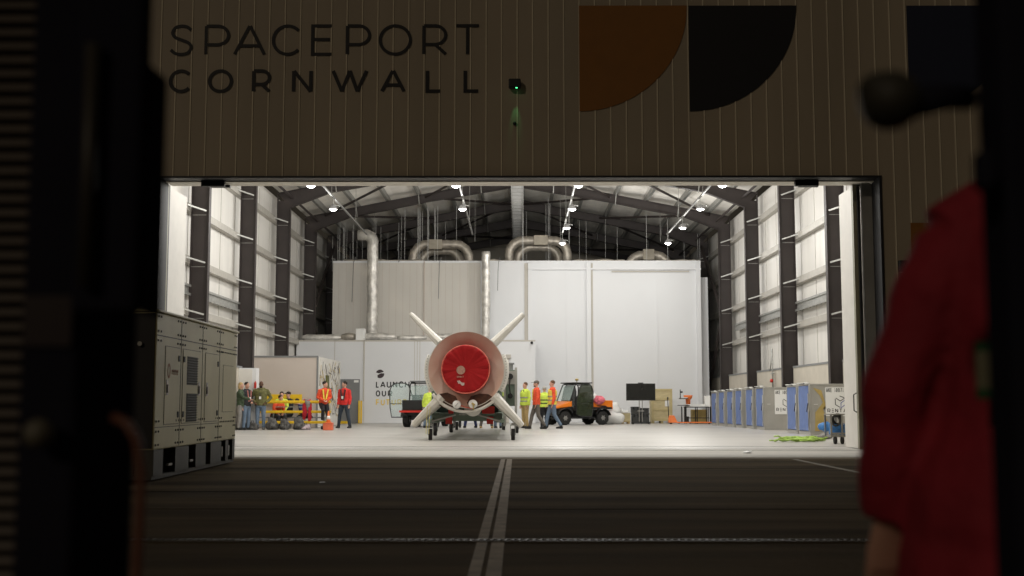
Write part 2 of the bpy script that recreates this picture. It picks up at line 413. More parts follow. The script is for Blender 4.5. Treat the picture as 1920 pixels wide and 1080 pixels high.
for s in (-1,1):
    m = MB(); nx = 40; rows = []
    ys = [FY+.3+i*.75 for i in range(77)]
    for y in ys:
        row = []
        for i in range(nx+1):
            X = WX*i/nx; sag = .06*math.sin((X % 1.55)/1.55*math.pi)+.02*noise.noise((X*2,y*1.2,s))
            row.append(m.v((s*X, y, zt(X)+.36-sag)))
        rows.append(row)
    for A, B in zip(rows, rows[1:]):
        for i in range(nx): m.face([A[i],A[i+1],B[i+1],B[i]])
    m.hexa([(0,FY+.3,zt(0)+.6),(s*(WX+.15),FY+.3,zt(WX)+.6),(s*(WX+.15),82,zt(WX)+.6),(0,82,zt(0)+.6),(0,FY+.3,zt(0)+.7),(s*(WX+.15),FY+.3,zt(WX)+.7),(s*(WX+.15),82,zt(WX)+.7),(0,82,zt(0)+.7)])
    hb(m,'roof',M_roof)
    for i in range(8):
        X = .25+i*1.55; m = MB(); z = zt(X)
        m.box(min(s*X,s*(X+.05)),max(s*X,s*(X+.05)),FY+.4,81.8,z+.05,z+.29)
        m.box(min(s*X,s*(X+.14)),max(s*X,s*(X+.14)),FY+.4,81.8,z+.03,z+.05)
        hb(m,'purlin',M_galv)
m = MB(); m.box(-WX,WX,81.9,82.1,0,12); hb(m,'rear_wall',M_board)
# portal frames
CB = [(10.05,9.6),(8.21,10.3),(6.6,10.58),(4.57,11.01),(0,11.78)]
frames = [31.1+6.75*k for k in range(8)]
for fi, Y in enumerate(frames):
    for s in (-1,1):
        m = MB(); a, b = 10.05, 10.60
        m.box(min(s*a,s*b),max(s*a,s*b),Y-.008,Y+.008,0.005,9.9)
        m.box(min(s*a,s*(a-.02)),max(s*a,s*(a-.02)),Y-.13,Y+.13,0.005,9.6)
        m.box(min(s*b,s*(b+.02)),max(s*b,s*(b+.02)),Y-.13,Y+.13,0.005,10.15)
        m.box(min(s*(a-.15),s*(b+.15)),max(s*(a-.15),s*(b+.15)),Y-.2,Y+.2,.004,.03)
        hb(m,'column',M_steel)
        m = MB(); top = [(x,zt(x)) for x,_ in CB]; top[0] = (10.62, zt(10.62)); bot = list(CB); bot[0]=(10.05,9.6)
        for i in range(4):
            pol = [(s*bot[i][0],bot[i][1]),(s*bot[i+1][0],bot[i+1][1]),(s*top[i+1][0],top[i+1][1]),(s*top[i][0],top[i][1])]
            m.prism(pol, lambda u,v: Vector((u,Y-.014,v)), lambda u,v: Vector((u,Y+.014,v)))
            p, q = bot[i], bot[i+1]; m.bar((s*p[0],Y,p[1]),(s*q[0],Y,q[1]),.26,.02)
            p, q = top[i], top[i+1]; m.bar((s*p[0],Y,p[1]+.0),(s*q[0],Y,q[1]+.0),.26,.02)
        hb(m,'rafter',M_steel)
        for z in (3.81,5.49,7.19,8.9):
            m = MB(); m.bar((s*10.12,Y-.15,z+.02),(s*(WX-.22),Y-.55,z+.16),.06,.05); m.box(min(s*10.15,s*10.7),max(s*10.15,s*10.7),Y-.02,Y-.012,z-.1,z-.085)
            hb(m,'girt_stay',M_galv)
    if fi < 7:
        for s in (-1,1):
            Y2 = Y+6.75; m = MB()
            pp = [((s*9.6,Y,zt(9.6)-.1),(s*4.6,Y2,zt(4.6)-.15)),((s*4.6,Y,zt(4.6)-.15),(s*.3,Y2,zt(.3)-.2))]
            if fi % 2: pp = [((s*4.6,Y,zt(4.6)-.15),(s*9.6,Y2,zt(9.6)-.1)),((s*.3,Y,zt(.3)-.2),(s*4.6,Y2,zt(4.6)-.15))]
            for a, b in pp: m.cyl(a,b,.06,8)
            hb(m,'roof_brace',M_steel)
            m = MB(); m.cyl((s*9.95,Y+.1,zt(9.9)-.35),(s*9.95,Y2-.1,zt(9.9)-.35),.055,8); hb(m,'eaves_tie',M_steel)
    for s in (-1,1):   # short fly braces under rafters
        for X in (1.8,4.9,8.0): m = MB(); m.bar((s*X,Y-.1,zt(X)-.5),(s*(X+.02),Y-.5,zt(X)+.05),.04,.04); hb(m,'fly_brace',M_galv)
for s in (-1,1):
    Ya, Yb = frames[4]+.2, frames[5]-.3
    m = MB(); m.cyl((s*10.2,Yb,9.6),(s*10.2,Ya,5.4),.09,8); hb(m,'wall_brace',M_steel)
    m = MB(); m.cyl((s*10.2,Ya,5.2),(s*10.2,Yb,.2),.09,8); hb(m,'wall_brace',M_steel)
# end stanchions & door leaves stacked at each side of the opening
def leaf(name, x0, x1, y0, y1, ma, lab=None):
    m = MB(); m.use(ma); m.box(x0,x1,y0,y1,.02,OT-.03)
    o = hb(m,name); 
    if lab: o['label'] = lab
    return o
M_leafw = mat('door_leaf_white',(.68,.66,.62),.5,var=.04); M_leafo = mat('door_leaf_olive',(.26,.25,.18),.45,var=.12,scale=2); M_leafg = mat('door_leaf_grey',(.23,.23,.22),.4,var=.12,scale=1.5)
# right stack
leaf('door_leaf', at(1646,500,24.95).x, at(1646,500,24.95).x+2.0, 24.94,25.06,M_trimd)
leaf('door_leaf', at(1619,500,25.1).x, at(1619,500,25.1).x+2.2, 25.09,25.2,M_leafg,'grey sliding door leaf')
leaf('door_leaf', at(1602,500,25.25).x, at(1602,500,25.25).x+2.2, 25.23,25.36,M_leafo,'olive sliding door leaf')
m = MB(); x = at(1604,500,25.4).x; m.box(x,x+.16,25.40,26.55,.02,OT-.03); hb(m,'door_leaf',M_leafw)['label']='white lined sliding door leaf'
m = MB(); x=at(1614,500,25.05).x; m.box(x,x+.045,25.16,25.225,.05,OT-.05); hb(m,'door_seal',M_trimd)
m = MB(); x=at(1617.5,500,25.05).x; m.cyl((x,25.05,.1),(x,25.05,OT-.1),.014,8); hb(m,'drop_bolt',M_chrome)
h = at(1599,755,25.8); m = MB(); X=at(1604,500,25.4).x-.005
m.sweep([(X,25.5,h.z+.22),(X-.07,25.55,h.z+.17),(X-.07,25.55,h.z-.17),(X,25.5,h.z-.22)],.014,8); hb(m,'handle',M_blackpl)
# left stack
leaf('door_leaf', at(296,500,24.95).x-2, at(300,500,24.95).x, 24.94,25.06,M_leafo,'olive sliding door leaf')
leaf('door_leaf', at(310,500,25.1).x-2.2, at(311,500,25.1).x, 25.09,25.2,M_leafo)
m = MB(); x = at(314,500,25.25).x; m.box(x-.03,x,25.22,25.3,.02,OT-.03); hb(m,'door_seal',M_trimd)
m = MB(); x = at(314,500,25.4).x; m.box(x-.16,x,25.40,26.75,.02,OT-.03); hb(m,'door_leaf',M_leafw)
for px in (400,1512):
    a = at(px,341,FY+.3); m = MB(); m.cbox((a.x,FY+.30,OT-.05),(.5,.12,.14)); m.cbox((a.x+.1,FY+.55,OT-.07),(.42,.1,.05)); hb(m,'door_sensor',M_trimd)
# cable ladder along the ridge
m = MB()
for x in (-.27,.27): m.box(x-.02,x+.02,33,72,11.0,11.12)
for i in range(130): m.box(-.25,.25,33+i*.3,33+i*.3+.05,11.02,11.05)
m.box(-.2,.2,33,72,11.06,11.09)
hb(m,'cable_ladder',mat('pale_tray',(.55,.55,.54),.5,metal=.3))
for i in range(34):
    y = 40+i*.95
    m = MB(); m.cyl((-.33,y,10.98),(.33,y,10.98),.012,6); hb(m,'ladder_rung',M_galv)
# lamp trunking
LX = (-7.2,-2.14,2.14,7.15); LY = [26.7,31.0,35.45,40.4,45.35,50.3,55.2]
for x in LX:
    m = MB(); m.box(x-.03,x+.03,26.3,55.6,8.98,9.04); hb(m,'trunking',mat('dull_trunking',(.20,.20,.19),.7,var=.1))
    m = MB()
    for y in frames[:5]: m.cyl((x+.02,y+.2,9.03),(x+.02,y+.2,zt(x)),.008,6)
    hb(m,'trunking_hanger',M_galv)
# thin suspension wires over the clean room
wi = 0
for i in range(52):
    if i < 34: px = rnd.choice([rnd.uniform(622,680), rnd.uniform(700,760), rnd.uniform(780,860)])
    else: px = rnd.uniform(930,1320)
    Y = rnd.uniform(60.2,66); a = at(px,485,Y); X = a.x
    m = MB(); m.cyl((X,Y,8.2),(X,Y,zt(X)-.1),.011,5); hb(m,'suspension_wire',mat('bright_wire',(.62,.62,.60),.5))
for px, yb in ((660,566),(746,470),(822,560),(933,545)):
    Y = 59.2; a = at(px,yb,Y); m = MB(); m.sweep([(a.x,Y,a.z),(a.x+.02,Y,a.z+1),(a.x+.05,Y,8.1),(a.x+.12,Y+.3,8.4)],.018,6); hb(m,'loose_cable',M_greydoor)

# ================================================================== LAMPS
def lamp(x, y, i, j):
    rows = ['far left','inner left','inner right','far right']; dep = ['','','','nearest in view','second in view','third in view','deepest in view']; hid = ['first from door','second from door','third from door']
    t = empty('ceiling_lamp', (x,y,8.5), 0, (f'round glowing high bay lamp, {dep[j]} in the {rows[i]} row under the roof' if j>2 else f'hidden high bay lamp behind the door header, {rows[i]} row, {hid[j]}'), 'lamp', 'high bay lamps hanging under the hangar roof')
    m = MB(); m.lathe([(.06,.20),(.10,.18),(.15,.09),(.165,.04),(.16,.02)],(0,0,0),'Z',24); m.build('housing',M_lampb,t,True)
    m = MB(); m.lathe([(.005,.03),(.12,.03),(.13,.012),(.11,-.01),(.07,-.03),(.005,-.035)],(0,0,0),'Z',24); m.build('lens',M_lens,t,True)
    m = MB(); m.cyl((0,0,.19),(0,0,.50),.012,6); m.bar((-.0,0,.2),(.25,0,.16),.03,.03); m.build('hanger',M_galv,t)
    l = bpy.data.lights.new('lamp_light','AREA'); l.shape='DISK'; l.size=.36; l.energy=LAMP_W; l.color=(1.0,.99,.97); l.spread=R(165)
    lo = bpy.data.objects.new('lamp_light',l); COL.objects.link(lo); lo.parent = t; lo.location=(0,0,-.06)
    l.size=.22
    l=bpy.data.lights.new('lamp_fill','POINT'); l.energy=205; l.color=(1,.98,.94); l.shadow_soft_size=.035  # unseen point light added under each lens to brighten roof and walls
    lo=bpy.data.objects.new('lamp_fill',l); COL.objects.link(lo); lo.parent=t; lo.location=(.0,0,-.27)
for i, x in enumerate(LX):
    for j, y in enumerate(LY):
        if i < 2 and j > 4: continue
        lamp(x,y,i,j)

# ================================================================== ROOMS
TY = 59.5
tr = empty('clean_room', (0,TY,0), 0, 'tall white panelled clean room filling the back of the hangar', 'clean room')
def part(mb, name, root, m=None, smooth=False, lab=None, sub=None, bevel=0):
    o = mb.build(name, m, root if sub is None else sub, smooth, bevel=bevel)
    if sub is None: o.matrix_parent_inverse = Matrix.Translation(root.location).inverted() if root.rotation_euler.z == 0 else root.matrix_world.inverted()
    if lab: o['label'] = lab
    return o
xl, xr = at(623,600,TY).x, at(1315,600,TY).x; zt_ = at(960,490,TY).z
xm = at(901,600,TY).x
m = MB(); m.box(xl,xm,TY,TY+14,.01,zt_); part(m,'wall',tr,mat('greyed_panel',(.60,.575,.53),.6,var=.03,scale=.5),lab='grey beige left wall section')
m = MB(); m.box(xm+.002,xr,TY,TY+14,.01,zt_); part(m,'wall',tr,M_white)
m = MB(); m.box(xr+.002,at(1328,600,60).x,TY+.5,TY+1.2,.01,at(1320,520,60).z); part(m,'wall',tr,M_white)
m = MB()
for px in (634,648,662,676,690,716,729,742,755,768,781,809,822,835,848,862,876,889): x=at(px,600,TY).x; m.box(x-.008,x+.008,TY-.004,TY,.02,zt_-.1)
x=at(796,600,TY).x; m.box(x-.06,x+.0,TY-.05,TY,.02,zt_); part(m,'panel_seam',tr,M_beige)
def post(px, wpx, dpt, ztop=None, ma=M_white):
    x=at(px,600,TY).x; ww=wpx*TY/FPX; m=MB(); m.box(x-ww/2,x+ww/2,TY-dpt,TY-.001,.02,ztop or zt_-.1); return part(m,'post',tr,ma)
M_postg = mat('post_grey',(.50,.47,.42),.6,var=.03)
post(987,7,.05,ma=M_postg); post(994,8,.12); post(1104,8,.14); post(1110,4,.03,ma=M_postg); post(1310,8,.14)
for px in (1063,1232): post(px,3,.03)
m=MB(); x0=at(990,600,TY).x; m.box(x0,xr,TY-.16,TY-.001,zt_-.45,zt_-.36); m.box(xl,xr,TY-.03,TY-.001,zt_-.08,zt_+.03); part(m,'rail',tr,M_white)
m=MB(); x0=at(1140,600,TY).x; m.box(x0+.2,xr-.6,TY-.12,TY-.03,zt_-.56,zt_-.50); part(m,'track',tr,M_postg)
# rubbish and services along its roof edge
for k,(a,b) in enumerate(((645,790),(905,950),(1075,1170),(1230,1310))):
    xa, xb = at(a,486,TY+1).x, at(b,486,TY+1).x; m=MB()
    n=int((xb-xa)/.25)
    m.sweep([(xa+(xb-xa)*i/n, TY+.8+.1*rnd.random(), zt_+.09+.04*rnd.random()) for i in range(n+1)],[.07+.05*rnd.random() for _ in range(n+1)],8)
    tag(m.build('foil_pipe',M_silver,None,True),['thin foil lagged pipe along left roof edge of the tall clean room','short foil lagged pipe between the two big arched ducts','foil lagged pipe on clean room roof beside the right arched duct','short foil pipe at the right end of the clean room roof'][k],'pipe','lagged pipes on the clean room roof')
# low room
LY0 = 57.0
lr = empty('low_room', (0,LY0,0), 0, 'low white panelled room printed with a launch slogan, left of the rocket', 'room')
zl = at(700,638,LY0).z; xa, xb, xc = at(555,700,LY0).x, at(600,700,LY0).x, at(1004,700,LY0).x
m=MB(); m.box(xa,xb,LY0,LY0+.85,.01,zl); m.box(xb+.001,xc,LY0,TY-.25,.01,zl); part(m,'wall',lr,M_white)
m=MB()
for px in (627,683,777,782,787,): 
    x=at(px,700,LY0).x; m.box(x-.012,x+.012,LY0-.008,LY0-.001,.02,zl)
m.box(xa,xc,LY0-.008,LY0-.001,zl-.06,zl+.01); part(m,'panel_seam',lr,M_postg)
x=at(682,700,LY0).x; m=MB(); m.cyl((x,LY0-.05,at(0,752,LY0).z),(x,LY0-.05,zl+.1),.02,6); part(m,'conduit',lr,M_postg)
m=MB(); a=at(637,711,LY0); b=at(674,793,LY0); m.box(a.x,b.x,LY0-.06,LY0-.002,.02,a.z); d_=part(m,'door',lr,M_greydoor)
m=MB(); m.box(a.x+.7,b.x-.06,LY0-.075,LY0-.062,a.z-.16,a.z-.05); part(m,'door_closer',lr,M_sign,sub=d_)
d_.children[0].location=(0,0,0)
def yb(px): 
    x=at(px,760,LY0-.3).x; m=MB(); m.box(x-.04,x+.04,LY0-.35,LY0-.27,.01,at(0,753,LY0).z); return m
b0=MB()
for px in (673.5,677.5): x=at(px,760,LY0-.3).x; b0.box(x-.035,x+.035,LY0-.35,LY0-.27,.01,1.1)
o=b0.build('bollard',M_yellow); tag(o,'yellow corner guard post beside the grey door','post')
m=MB(); a=at(641,797,LY0-.9); m.cbox((a.x,LY0-.9,.07),(.5,.3,.12)); tag(m.build('door_step',M_yellow),'small yellow block on floor before the grey door','block')
fl = lambda x,z,h: Vector((x,LY0-.003-h,z))
def lw(txt, xpx, ytop, ybot, wds, ma):
    m=MB(); z1=at(0,ytop,LY0).z; z0=at(0,ybot,LY0).z
    for ch,a,b in wds: glyph(m,ch,at(a,(ytop+ybot)/2,LY0).x,at(b,(ytop+ybot)/2,LY0).x,z0,z1,2.1*LY0/FPX,fl,.004)
    part(m,'lettering',lr,ma)
lw('LAUNCH',0,715,727,[('L',704.8,711),('A',713,723),('U',725,733.5),('N',736.5,745),('C',747.5,756.5),('H',759,768)],M_ink)
lw('OUR',0,732,743.5,[('O',704.5,713),('U',715.8,724),('R',727.3,735.5)],M_ink)
lw('FUTURE',0,748.5,760,[('F',704.8,711.5),('U',713.8,721.5),('T',723,731.5),('U',734,742),('R',745,753),('E',756,763)],M_ybl)
c=at(712.5,701,LY0); r_=8*LY0/FPX; m=MB()
m.prism([(c.x+r_*math.cos(R(t)),c.z+r_*math.sin(R(t))) for t in range(28,166,6)]+[(c.x-.05,c.z+.02),(c.x+.06,c.z+.06)],lambda u,v:Vector((u,LY0-.007,v)),lambda u,v:Vector((u,LY0-.002,v)))
m.prism([(c.x+r_*math.cos(R(t)),c.z+r_*math.sin(R(t))) for t in range(-125,12,6)]+[(c.x+.04,c.z+.03),(c.x-.12,c.z-.06)],lambda u,v:Vector((u,LY0-.007,v)),lambda u,v:Vector((u,LY0-.002,v)))
part(m,'emblem',lr,mat('dark_ink',(.045,.03,.035)))
c=at(997,642,LY0-.1); m=MB(); m.ell((c.x,LY0-.12,c.z-.02),(.07,.07,.07)); part(m,'camera_dome',lr,M_blackpl)
# door frame piece right of the rocket
a=at(938,665,LY0); b=at(958,672,LY0); m=MB(); m.box(a.x,b.x,LY0-.2,LY0-.01,b.z,a.z); m.box(b.x-.25,b.x-.1,LY0-.15,LY0-.01,.02,b.z-.002); part(m,'door_frame',lr,M_postg)
# beige cabin (L plan, clears the portal column)
cy=46.8; cb=empty('cabin',(0,cy,0),0,'beige flat walled site cabin with line art on its right side','cabin')
cxr=at(595,720,cy).x; zc=at(560,668,cy).z; cxl=-10.5
m=MB(); m.box(cxl,cxr,cy,cy+2.2,.01,zc); m.box(-9.85,cxr,cy+2.201,52.7,.01,zc); part(m,'wall',cb,M_beige)
m=MB(); m.box(cxr+.001,cxr+.03,cy+.02,52.68,.02,zc-.01); sd=part(m,'side_panel',cb,mat('side_white',(.60,.58,.54),.6,var=.04))
m=MB()
for i in range(150):
    y=cy+.1+rnd.random()**.8*5.6; z=rnd.uniform(.5,zc-.2); 
    if y < cy+2.2 and i%2==0:
        m.bar((cxr+.034,y,z),(cxr+.034,min(52.5,y+.8),z-.75),.03,.012,up=(1,0,0)) if z>1 else None
    else:
        l=rnd.uniform(.2,.9); a_=rnd.uniform(-1.2,1.4); y2=min(52.5,y+l*math.cos(a_)); z2=min(zc-.1,z+l*math.sin(a_)); m.use([M_postg,M_gold,M_steel][i%3]); m.bar((cxr+.034,y,z),(cxr+.034,y2,z2),.035,.012,up=(1,0,0))
m.use(M_postg); part(m,'line_art',cb)
m=MB(); m.box(cxl,cxr+.02,cy-.02,cy-.001,zc-.05,zc+.02); m.box(cxr-.04,cxr+.035,cy-.025,cy+.01,.02,zc); part(m,'trim',cb,M_greydoor)
a=at(613,704,49); m=MB(); m.box(cxr+.04,cxr+.09,48.6,49.2,1.0,a.z); part(m,'doorway_notice',cb,mat('olive_dark',(.10,.10,.02)))
# white locker with things at far left
ly=43.85; a=at(446,690,ly); b=at(481,690,ly); lk=empty('locker',((a.x+b.x)/2,ly,0),0,'tall white locker at the left wall beside the cabin','locker')
wd=(b.x-a.x)/2; m=MB(); m.box(-wd,wd,0,.48,.02,a.z); m.build('body',M_white,lk,bevel=.01)
m=MB(); m.box(-wd+.03,wd-.15,-.02,-.001,.1,a.z-.05); dd=m.build('door',M_liner,lk); m=MB(); m.box(.2,.23,-.05,-.021,1.1,1.3); m.build('handle',M_greydoor,dd)
a=at(478,723,43.7); m=MB(); m.cyl((a.x,43.75,a.z-.1),(a.x,43.75,a.z+.12),.045,10); m.cyl((a.x,43.75,a.z+.121),(a.x,43.75,a.z+.17),.018,8)
tag(m.build('fire_extinguisher',M_redp),'small red fire extinguisher fixed beside the white locker','extinguisher')

# ================================================================== DUCTS
def duct_v(px0,px1,ytop,elbow,lab):
    Y=58.95 if px0>800 else 58.7; a=at(px0,600,Y); b=at(px1,600,Y); r=(b.x-a.x)/2; x=(a.x+b.x)/2; z1=at(px0,ytop,Y).z; m=MB()
    pts=[];rad=[]
    z=at(0,636,Y).z
    while z<z1-(.25 if elbow else 0): pts.append((x+rnd.uniform(-.012,.012),Y,z)); rad.append(r*rnd.uniform(.93,1.06)); z+=.17
    if elbow:
        pts+= [(x-.08,Y,z1-.12),(x-.3,Y,z1-.02),(x-.75,Y,z1)]; rad+=[r*1.05,r*1.05,r]
    m.sweep(pts,rad,14,sq=.9 if not elbow else 1)
    tag(m.build('foil_duct',M_foil,None,True),lab,'duct','crumpled foil ducts in front of the clean room')
duct_v(687,708,440,True,'tall crumpled foil duct with an elbow at its top, left of the rocket')
duct_v(902,920,467,False,'straight pale foil duct rising behind the upper right rocket fin')
def duct_h(pxa,pxb,y0,y1,lab,ma=M_foil):
    Y=57.7; a=at(pxa,y0,Y); b=at(pxb,y0,Y); n=max(4,int((b.x-a.x)/.22)); z0=zl+.02; r=(at(0,y0,Y).z-z0)/2
    m=MB(); m.sweep([(a.x+(b.x-a.x)*i/n,Y+.05*rnd.random(),z0+r) for i in range(n+1)],[r*(.55 if i in(0,n) else rnd.uniform(.85,1.05)) for i in range(n+1)],12)
    tag(m.build('foil_bundle',ma,None,True),lab,'duct','foil wrapped ducts lying on the low room roof')
duct_h(566,640,627,638,'long foil wrapped duct at the left end of the low room roof')
duct_h(640,668,624,638,'short dull foil bulge left of the pale box on the low room roof',M_silver)
duct_h(682,742,624,638,'bright foil wrapped duct right of the pale box on the low room roof')
duct_h(745,800,628,638,'flatter foil duct beside the raised left rocket fin')
duct_h(812,872,625,638,'foil duct seen just over the top of the rocket skirt')
a=at(667,616,57.4); b=at(684,616,57.4); m=MB(); m.box(a.x,b.x,57.4,57.95,zl+.01,a.z); tag(m.build('duct_box',M_sign,bevel=.02),'pale plenum box standing on the low room roof under the elbow duct','duct box')
def arch(pxa,pxb,ytop,boxpx,lab,Y,boxlab,zext=0):
    g=empty('arched_duct',(0,0,0),0,lab,'duct','ribbed silver arched ducts over the clean room')
    for q,(dy,sx) in enumerate(((0,0),(1.1,.45))):
        yy=Y+dy; a=at(pxa,ytop,yy); b=at(pxb,ytop,yy); r=.24; z0=zt_-.05; z1=a.z-r; R0=.75; x0=a.x+r+sx; x1=b.x-r-sx; z1-= q*.35
        pts=[(x0,yy,z0),(x0,yy,z1-R0)]+[(x0+R0-R0*math.cos(R(t)),yy,z1-R0+R0*math.sin(R(t))) for t in range(12,90,13)]
        n=int((x1-x0-2*R0)/.2); pts+=[(x0+R0+(x1-x0-2*R0)*i/n,yy,z1) for i in range(n+1)]
        pts+=[(x1-R0+R0*math.sin(R(t)),yy,z1-R0+R0*math.cos(R(t))) for t in range(12,90,13)]+[(x1,yy,z1-R0),(x1,yy,z0)]
        m=MB(); m.sweep(pts,[r*(1.05 if i%2 else .97) for i in range(len(pts))],16); m.build('tube',M_silver,g,True)
    if boxpx:
        a=at(boxpx[0],boxpx[2],Y-.3); b=at(boxpx[1],boxpx[3],Y-.3); m=MB(); m.box(a.x,b.x,Y-.34,Y+.3,b.z,a.z); m.build('damper_box',mat('damper',(.42,.38,.31),.6,metal=.3),g,bevel=.015)
arch(766,888,450,(804,829,449,467),'left ribbed silver duct arching over the clean room roof',62,'')
arch(946,1072,443,(1001,1027,441,459),'largest ribbed silver duct arching over the clean room near the roof ridge',62,'')
arch(1170,1262,470,(1206,1227,467,487),'rightmost low silver duct arch over the clean room roof',62.5,'')


# ================================================================== GENERATOR
gA = Vector((-4.62,15.0,0)); gB = Vector((-4.72,19.75,0))     # near and far ends of the visible side
gL = (gB-gA).length; ga = math.atan2(gB.y-gA.y, gB.x-gA.x)
gen = empty('generator', gA, ga, 'olive grey steel generator container with louvred service doors, left of the doorway', 'generator')
# local: x along the side (near->far), y to the left of travel (away from view), side face at y=0
HG, Z0 = 2.16, .40
m = MB(); m.use(M_gen); m.box(0,gL,0,1.9,Z0,HG); o=m.build('body',None,gen,bevel=.015)
m = MB(); m.box(-.012,-.001,.02,1.88,Z0+.02,HG-.02); m.build('end_panel',M_trimd,gen)
m = MB(); m.box(-.02,-.013,.35,.42,1.72,1.80); m.cyl((-.05,.2,1.75),(-.013,.2,1.75),.03,10); m.build('socket',M_galv,gen)
m = MB(); m.box(-.02,gL+.02,-.03,1.92,HG+.001,HG+.035); m.build('roof',M_gen,gen,bevel=.01)
seams=[0,1.2,2.4,3.5,gL]
m = MB()
for x in seams[1:-1]: m.box(x-.006,x+.006,-.004,-.0005,Z0+.02,HG-.02)
m.box(0.02,gL-.02,-.004,-.0006,HG-.30,HG-.288); m.box(0.02,3.5,-.0042,-.0007,Z0+.28,Z0+.288)
m.build('panel_seam',M_gdark,gen)
m = MB()
for x in seams:
    for dx in (-.07,.07):
        for z in (HG-.05,HG-.24,HG-.36,Z0+.36,Z0+.23,Z0+.06):
            for e in (0,.12):
                xx=x+dx+e*(1 if dx>0 else -1)
                if .03<xx<gL-.03: m.cbox((xx,-.006,z),(.026,.01,.026))
for i in range(9):
    xx=3.62+i*.12; m.cbox((xx,-.006,HG-.36),(.026,.01,.022)); m.cbox((xx,-.006,Z0+.3),(.026,.01,.022))
o=m.build('rivets',M_gdark,gen); o['kind']='stuff'
def gdoor(x0,x1,lab,louv=False):
    m=MB(); z0,z1=Z0+.32,HG-.42; m.use(M_gdark); m.box(x0-.006,x1+.006,-.0032,-.001,z0-.008,z1+.008); m.use(M_gen); m.box(x0,x1,-.007,-.0033,z0,z1)
    d=m.build('door',None,gen); d['label']=lab
    m=MB(); xx=x0+.10 if not louv else x1-.10; m.box(xx-.05,xx+.05,-.012,-.0071,1.10,1.30); m.box(xx-.015,xx+.03,-.025,-.0121,1.13,1.24); m.build('handle',M_chrome,d)
    for z in (z0+.12,z1-.14):
        m=MB(); xx=x1-.05 if not louv else x0+.05; m.box(xx-.035,xx+.035,-.016,-.0071,z-.04,z+.04); m.build('hinge',M_gdark,d)
    if louv:
        for zc2 in (1.45,.93):
            m=MB(); m.use(M_gdark); xc=(x0+x1)/2; m.box(xc-.29,xc+.29,-.009,-.0071,zc2-.20,zc2+.20); m.use(mat('gen_slat',(.05,.052,.04),.6))
            for i in range(11): m.cbox((xc,-.018,zc2-.18+i*.036),(.56,.003,.022),rx=R(35))
            m.build('louvre',None,d)
    return d
d1=gdoor(.42,1.13,'plain access door with faded orange emblem'); gdoor(1.30,2.30,'access door with two louvres',True); gdoor(2.58,3.42,'plain access door')
m=MB(); c=(.62,1.42)
fg=lambda x,z,h: Vector((x,-.0072-h,z))
ribbon(m,arc(c[0]-.03,c[1],.055,.085,0,360,20),.03,fg,.003,0)
for i in range(6): ribbon(m,arc(c[0]+.13+i*.055,c[1]-.01,.018,.03,0,300,8),.012,fg,.003,0)
m.build('emblem',mat('faded_orange',(.34,.13,.04),.6),d1)
m=MB()
for (a,b,c_,d) in ((3.75,3.757,.85,1.6),(3.75,4.5,.85,.856),(3.75,4.5,1.595,1.6)): m.box(a,b,-.004,-.001,c_,d)
m.build('hatch_line',M_gdark,gen)
# skid base with fork pockets and feet
m=MB(); m.use(mat('gen_skid',(.05,.048,.038),.6)); 
m.box(.02,gL-.02,.02,1.86,.02,.07); m.box(.02,gL-.02,.25,1.6,.07,Z0-.001)
for a,b in ((.02,.45),(1.05,1.75),(2.15,2.75),(3.05,3.75),(4.05,4.25)): m.box(a,b,.0,.24,.071,Z0-.002)
m.box(4.55,gL-.02,.0,.24,.071,Z0-.002)
m.build('skid',None,gen)
for x in (.9,2.0,3.95,4.42):
    m=MB(); m.box(x-.03,x+.06,.03,.05,.14,.30) if x>3 else m.box(x-.09,x+.09,.02,.06,.16,.19); m.build('tie_down_lug',M_chrome,gen)

# ================================================================== ROCKET
RX, RZ, RY = at(874,693,31.3).x, at(874,693,31.3).z, 31.3
RR = 72*31.3/FPX
rk = empty('rocket', (RX,RY,0), 0, 'white rocket stage lying on a cradle, red cover over its engine nozzle', 'rocket')
O = (0,0,RZ)
m=MB(); m.lathe([(RR*.982,.012),(RR,.0),(RR,.06),(RR*.985,.5),(RR*.97,1.2),(RR*.93,1.4),(.905,1.5),(.905,9.0),(.905,12.5),(.75,13.6),(.45,14.4),(.1,14.8)],O,'Y',72,caps=False); m.build('body',M_rockw,rk,True)
def wob(r,h,t):
    k=0
    if -1.98<t-math.pi*2+0<0: pass
    return r,h
m=MB(); m.lathe([(RR*.982,.012),(RR*.975,.035),(.66,.06),(.60,.4)],O,'Y',72,caps=False); m.build('aft_skirt',M_rockc,rk,True)
m=MB()
for t in range(0,360,6):
    if 222 < t < 318: continue
    m.ell((RR*.945*math.cos(R(t)),.047,RZ+RR*.945*math.sin(R(t))),(.011,.008,.011),6,4)
m.sweep([(RR*.915*math.cos(R(t)),.052,RZ+RR*.915*math.sin(R(t))) for t in range(0,360,6)],.005,5,closed=True)
o=m.build('fasteners',mat('ring_fastener',(.30,.16,.11),.5),rk,True); o['kind']='stuff'
CR=45.5*31.0/FPX
def wobc(r,h,t):
    f=min(1,r/CR); wr=(.012*math.sin(t*17+1)+.014*math.sin(t*9+2.2)+.01*math.sin(t*29))*f*f
    return r*(1+.012*math.sin(t*5)), h+wr-.03*max(0,math.sin(t))*f
m=MB(); m.lathe([(.015,-.27),(.10,-.268),(.22,-.272),(.36,-.28),(.50,-.285),(CR*.93,-.29),(CR*.99,-.27),(CR,-.2),(CR*1.01,-.02),(CR*.97,.10)],O,'Y',96,wobc); cv=m.build('nozzle_cover',M_redc,rk,True); cv['label']='wrinkled red fabric cover'
M_redhem=mat('pale_red_hem',(.62,.14,.10),.6,var=.2,scale=12)
m=MB(); m.sweep([(CR*.985*math.cos(R(t)),-.285-.006*math.sin(R(t*7)),RZ+CR*.985*math.sin(R(t))) for t in range(0,360,6)],.018,6,closed=True); m.build('hem',M_redhem,cv,True)
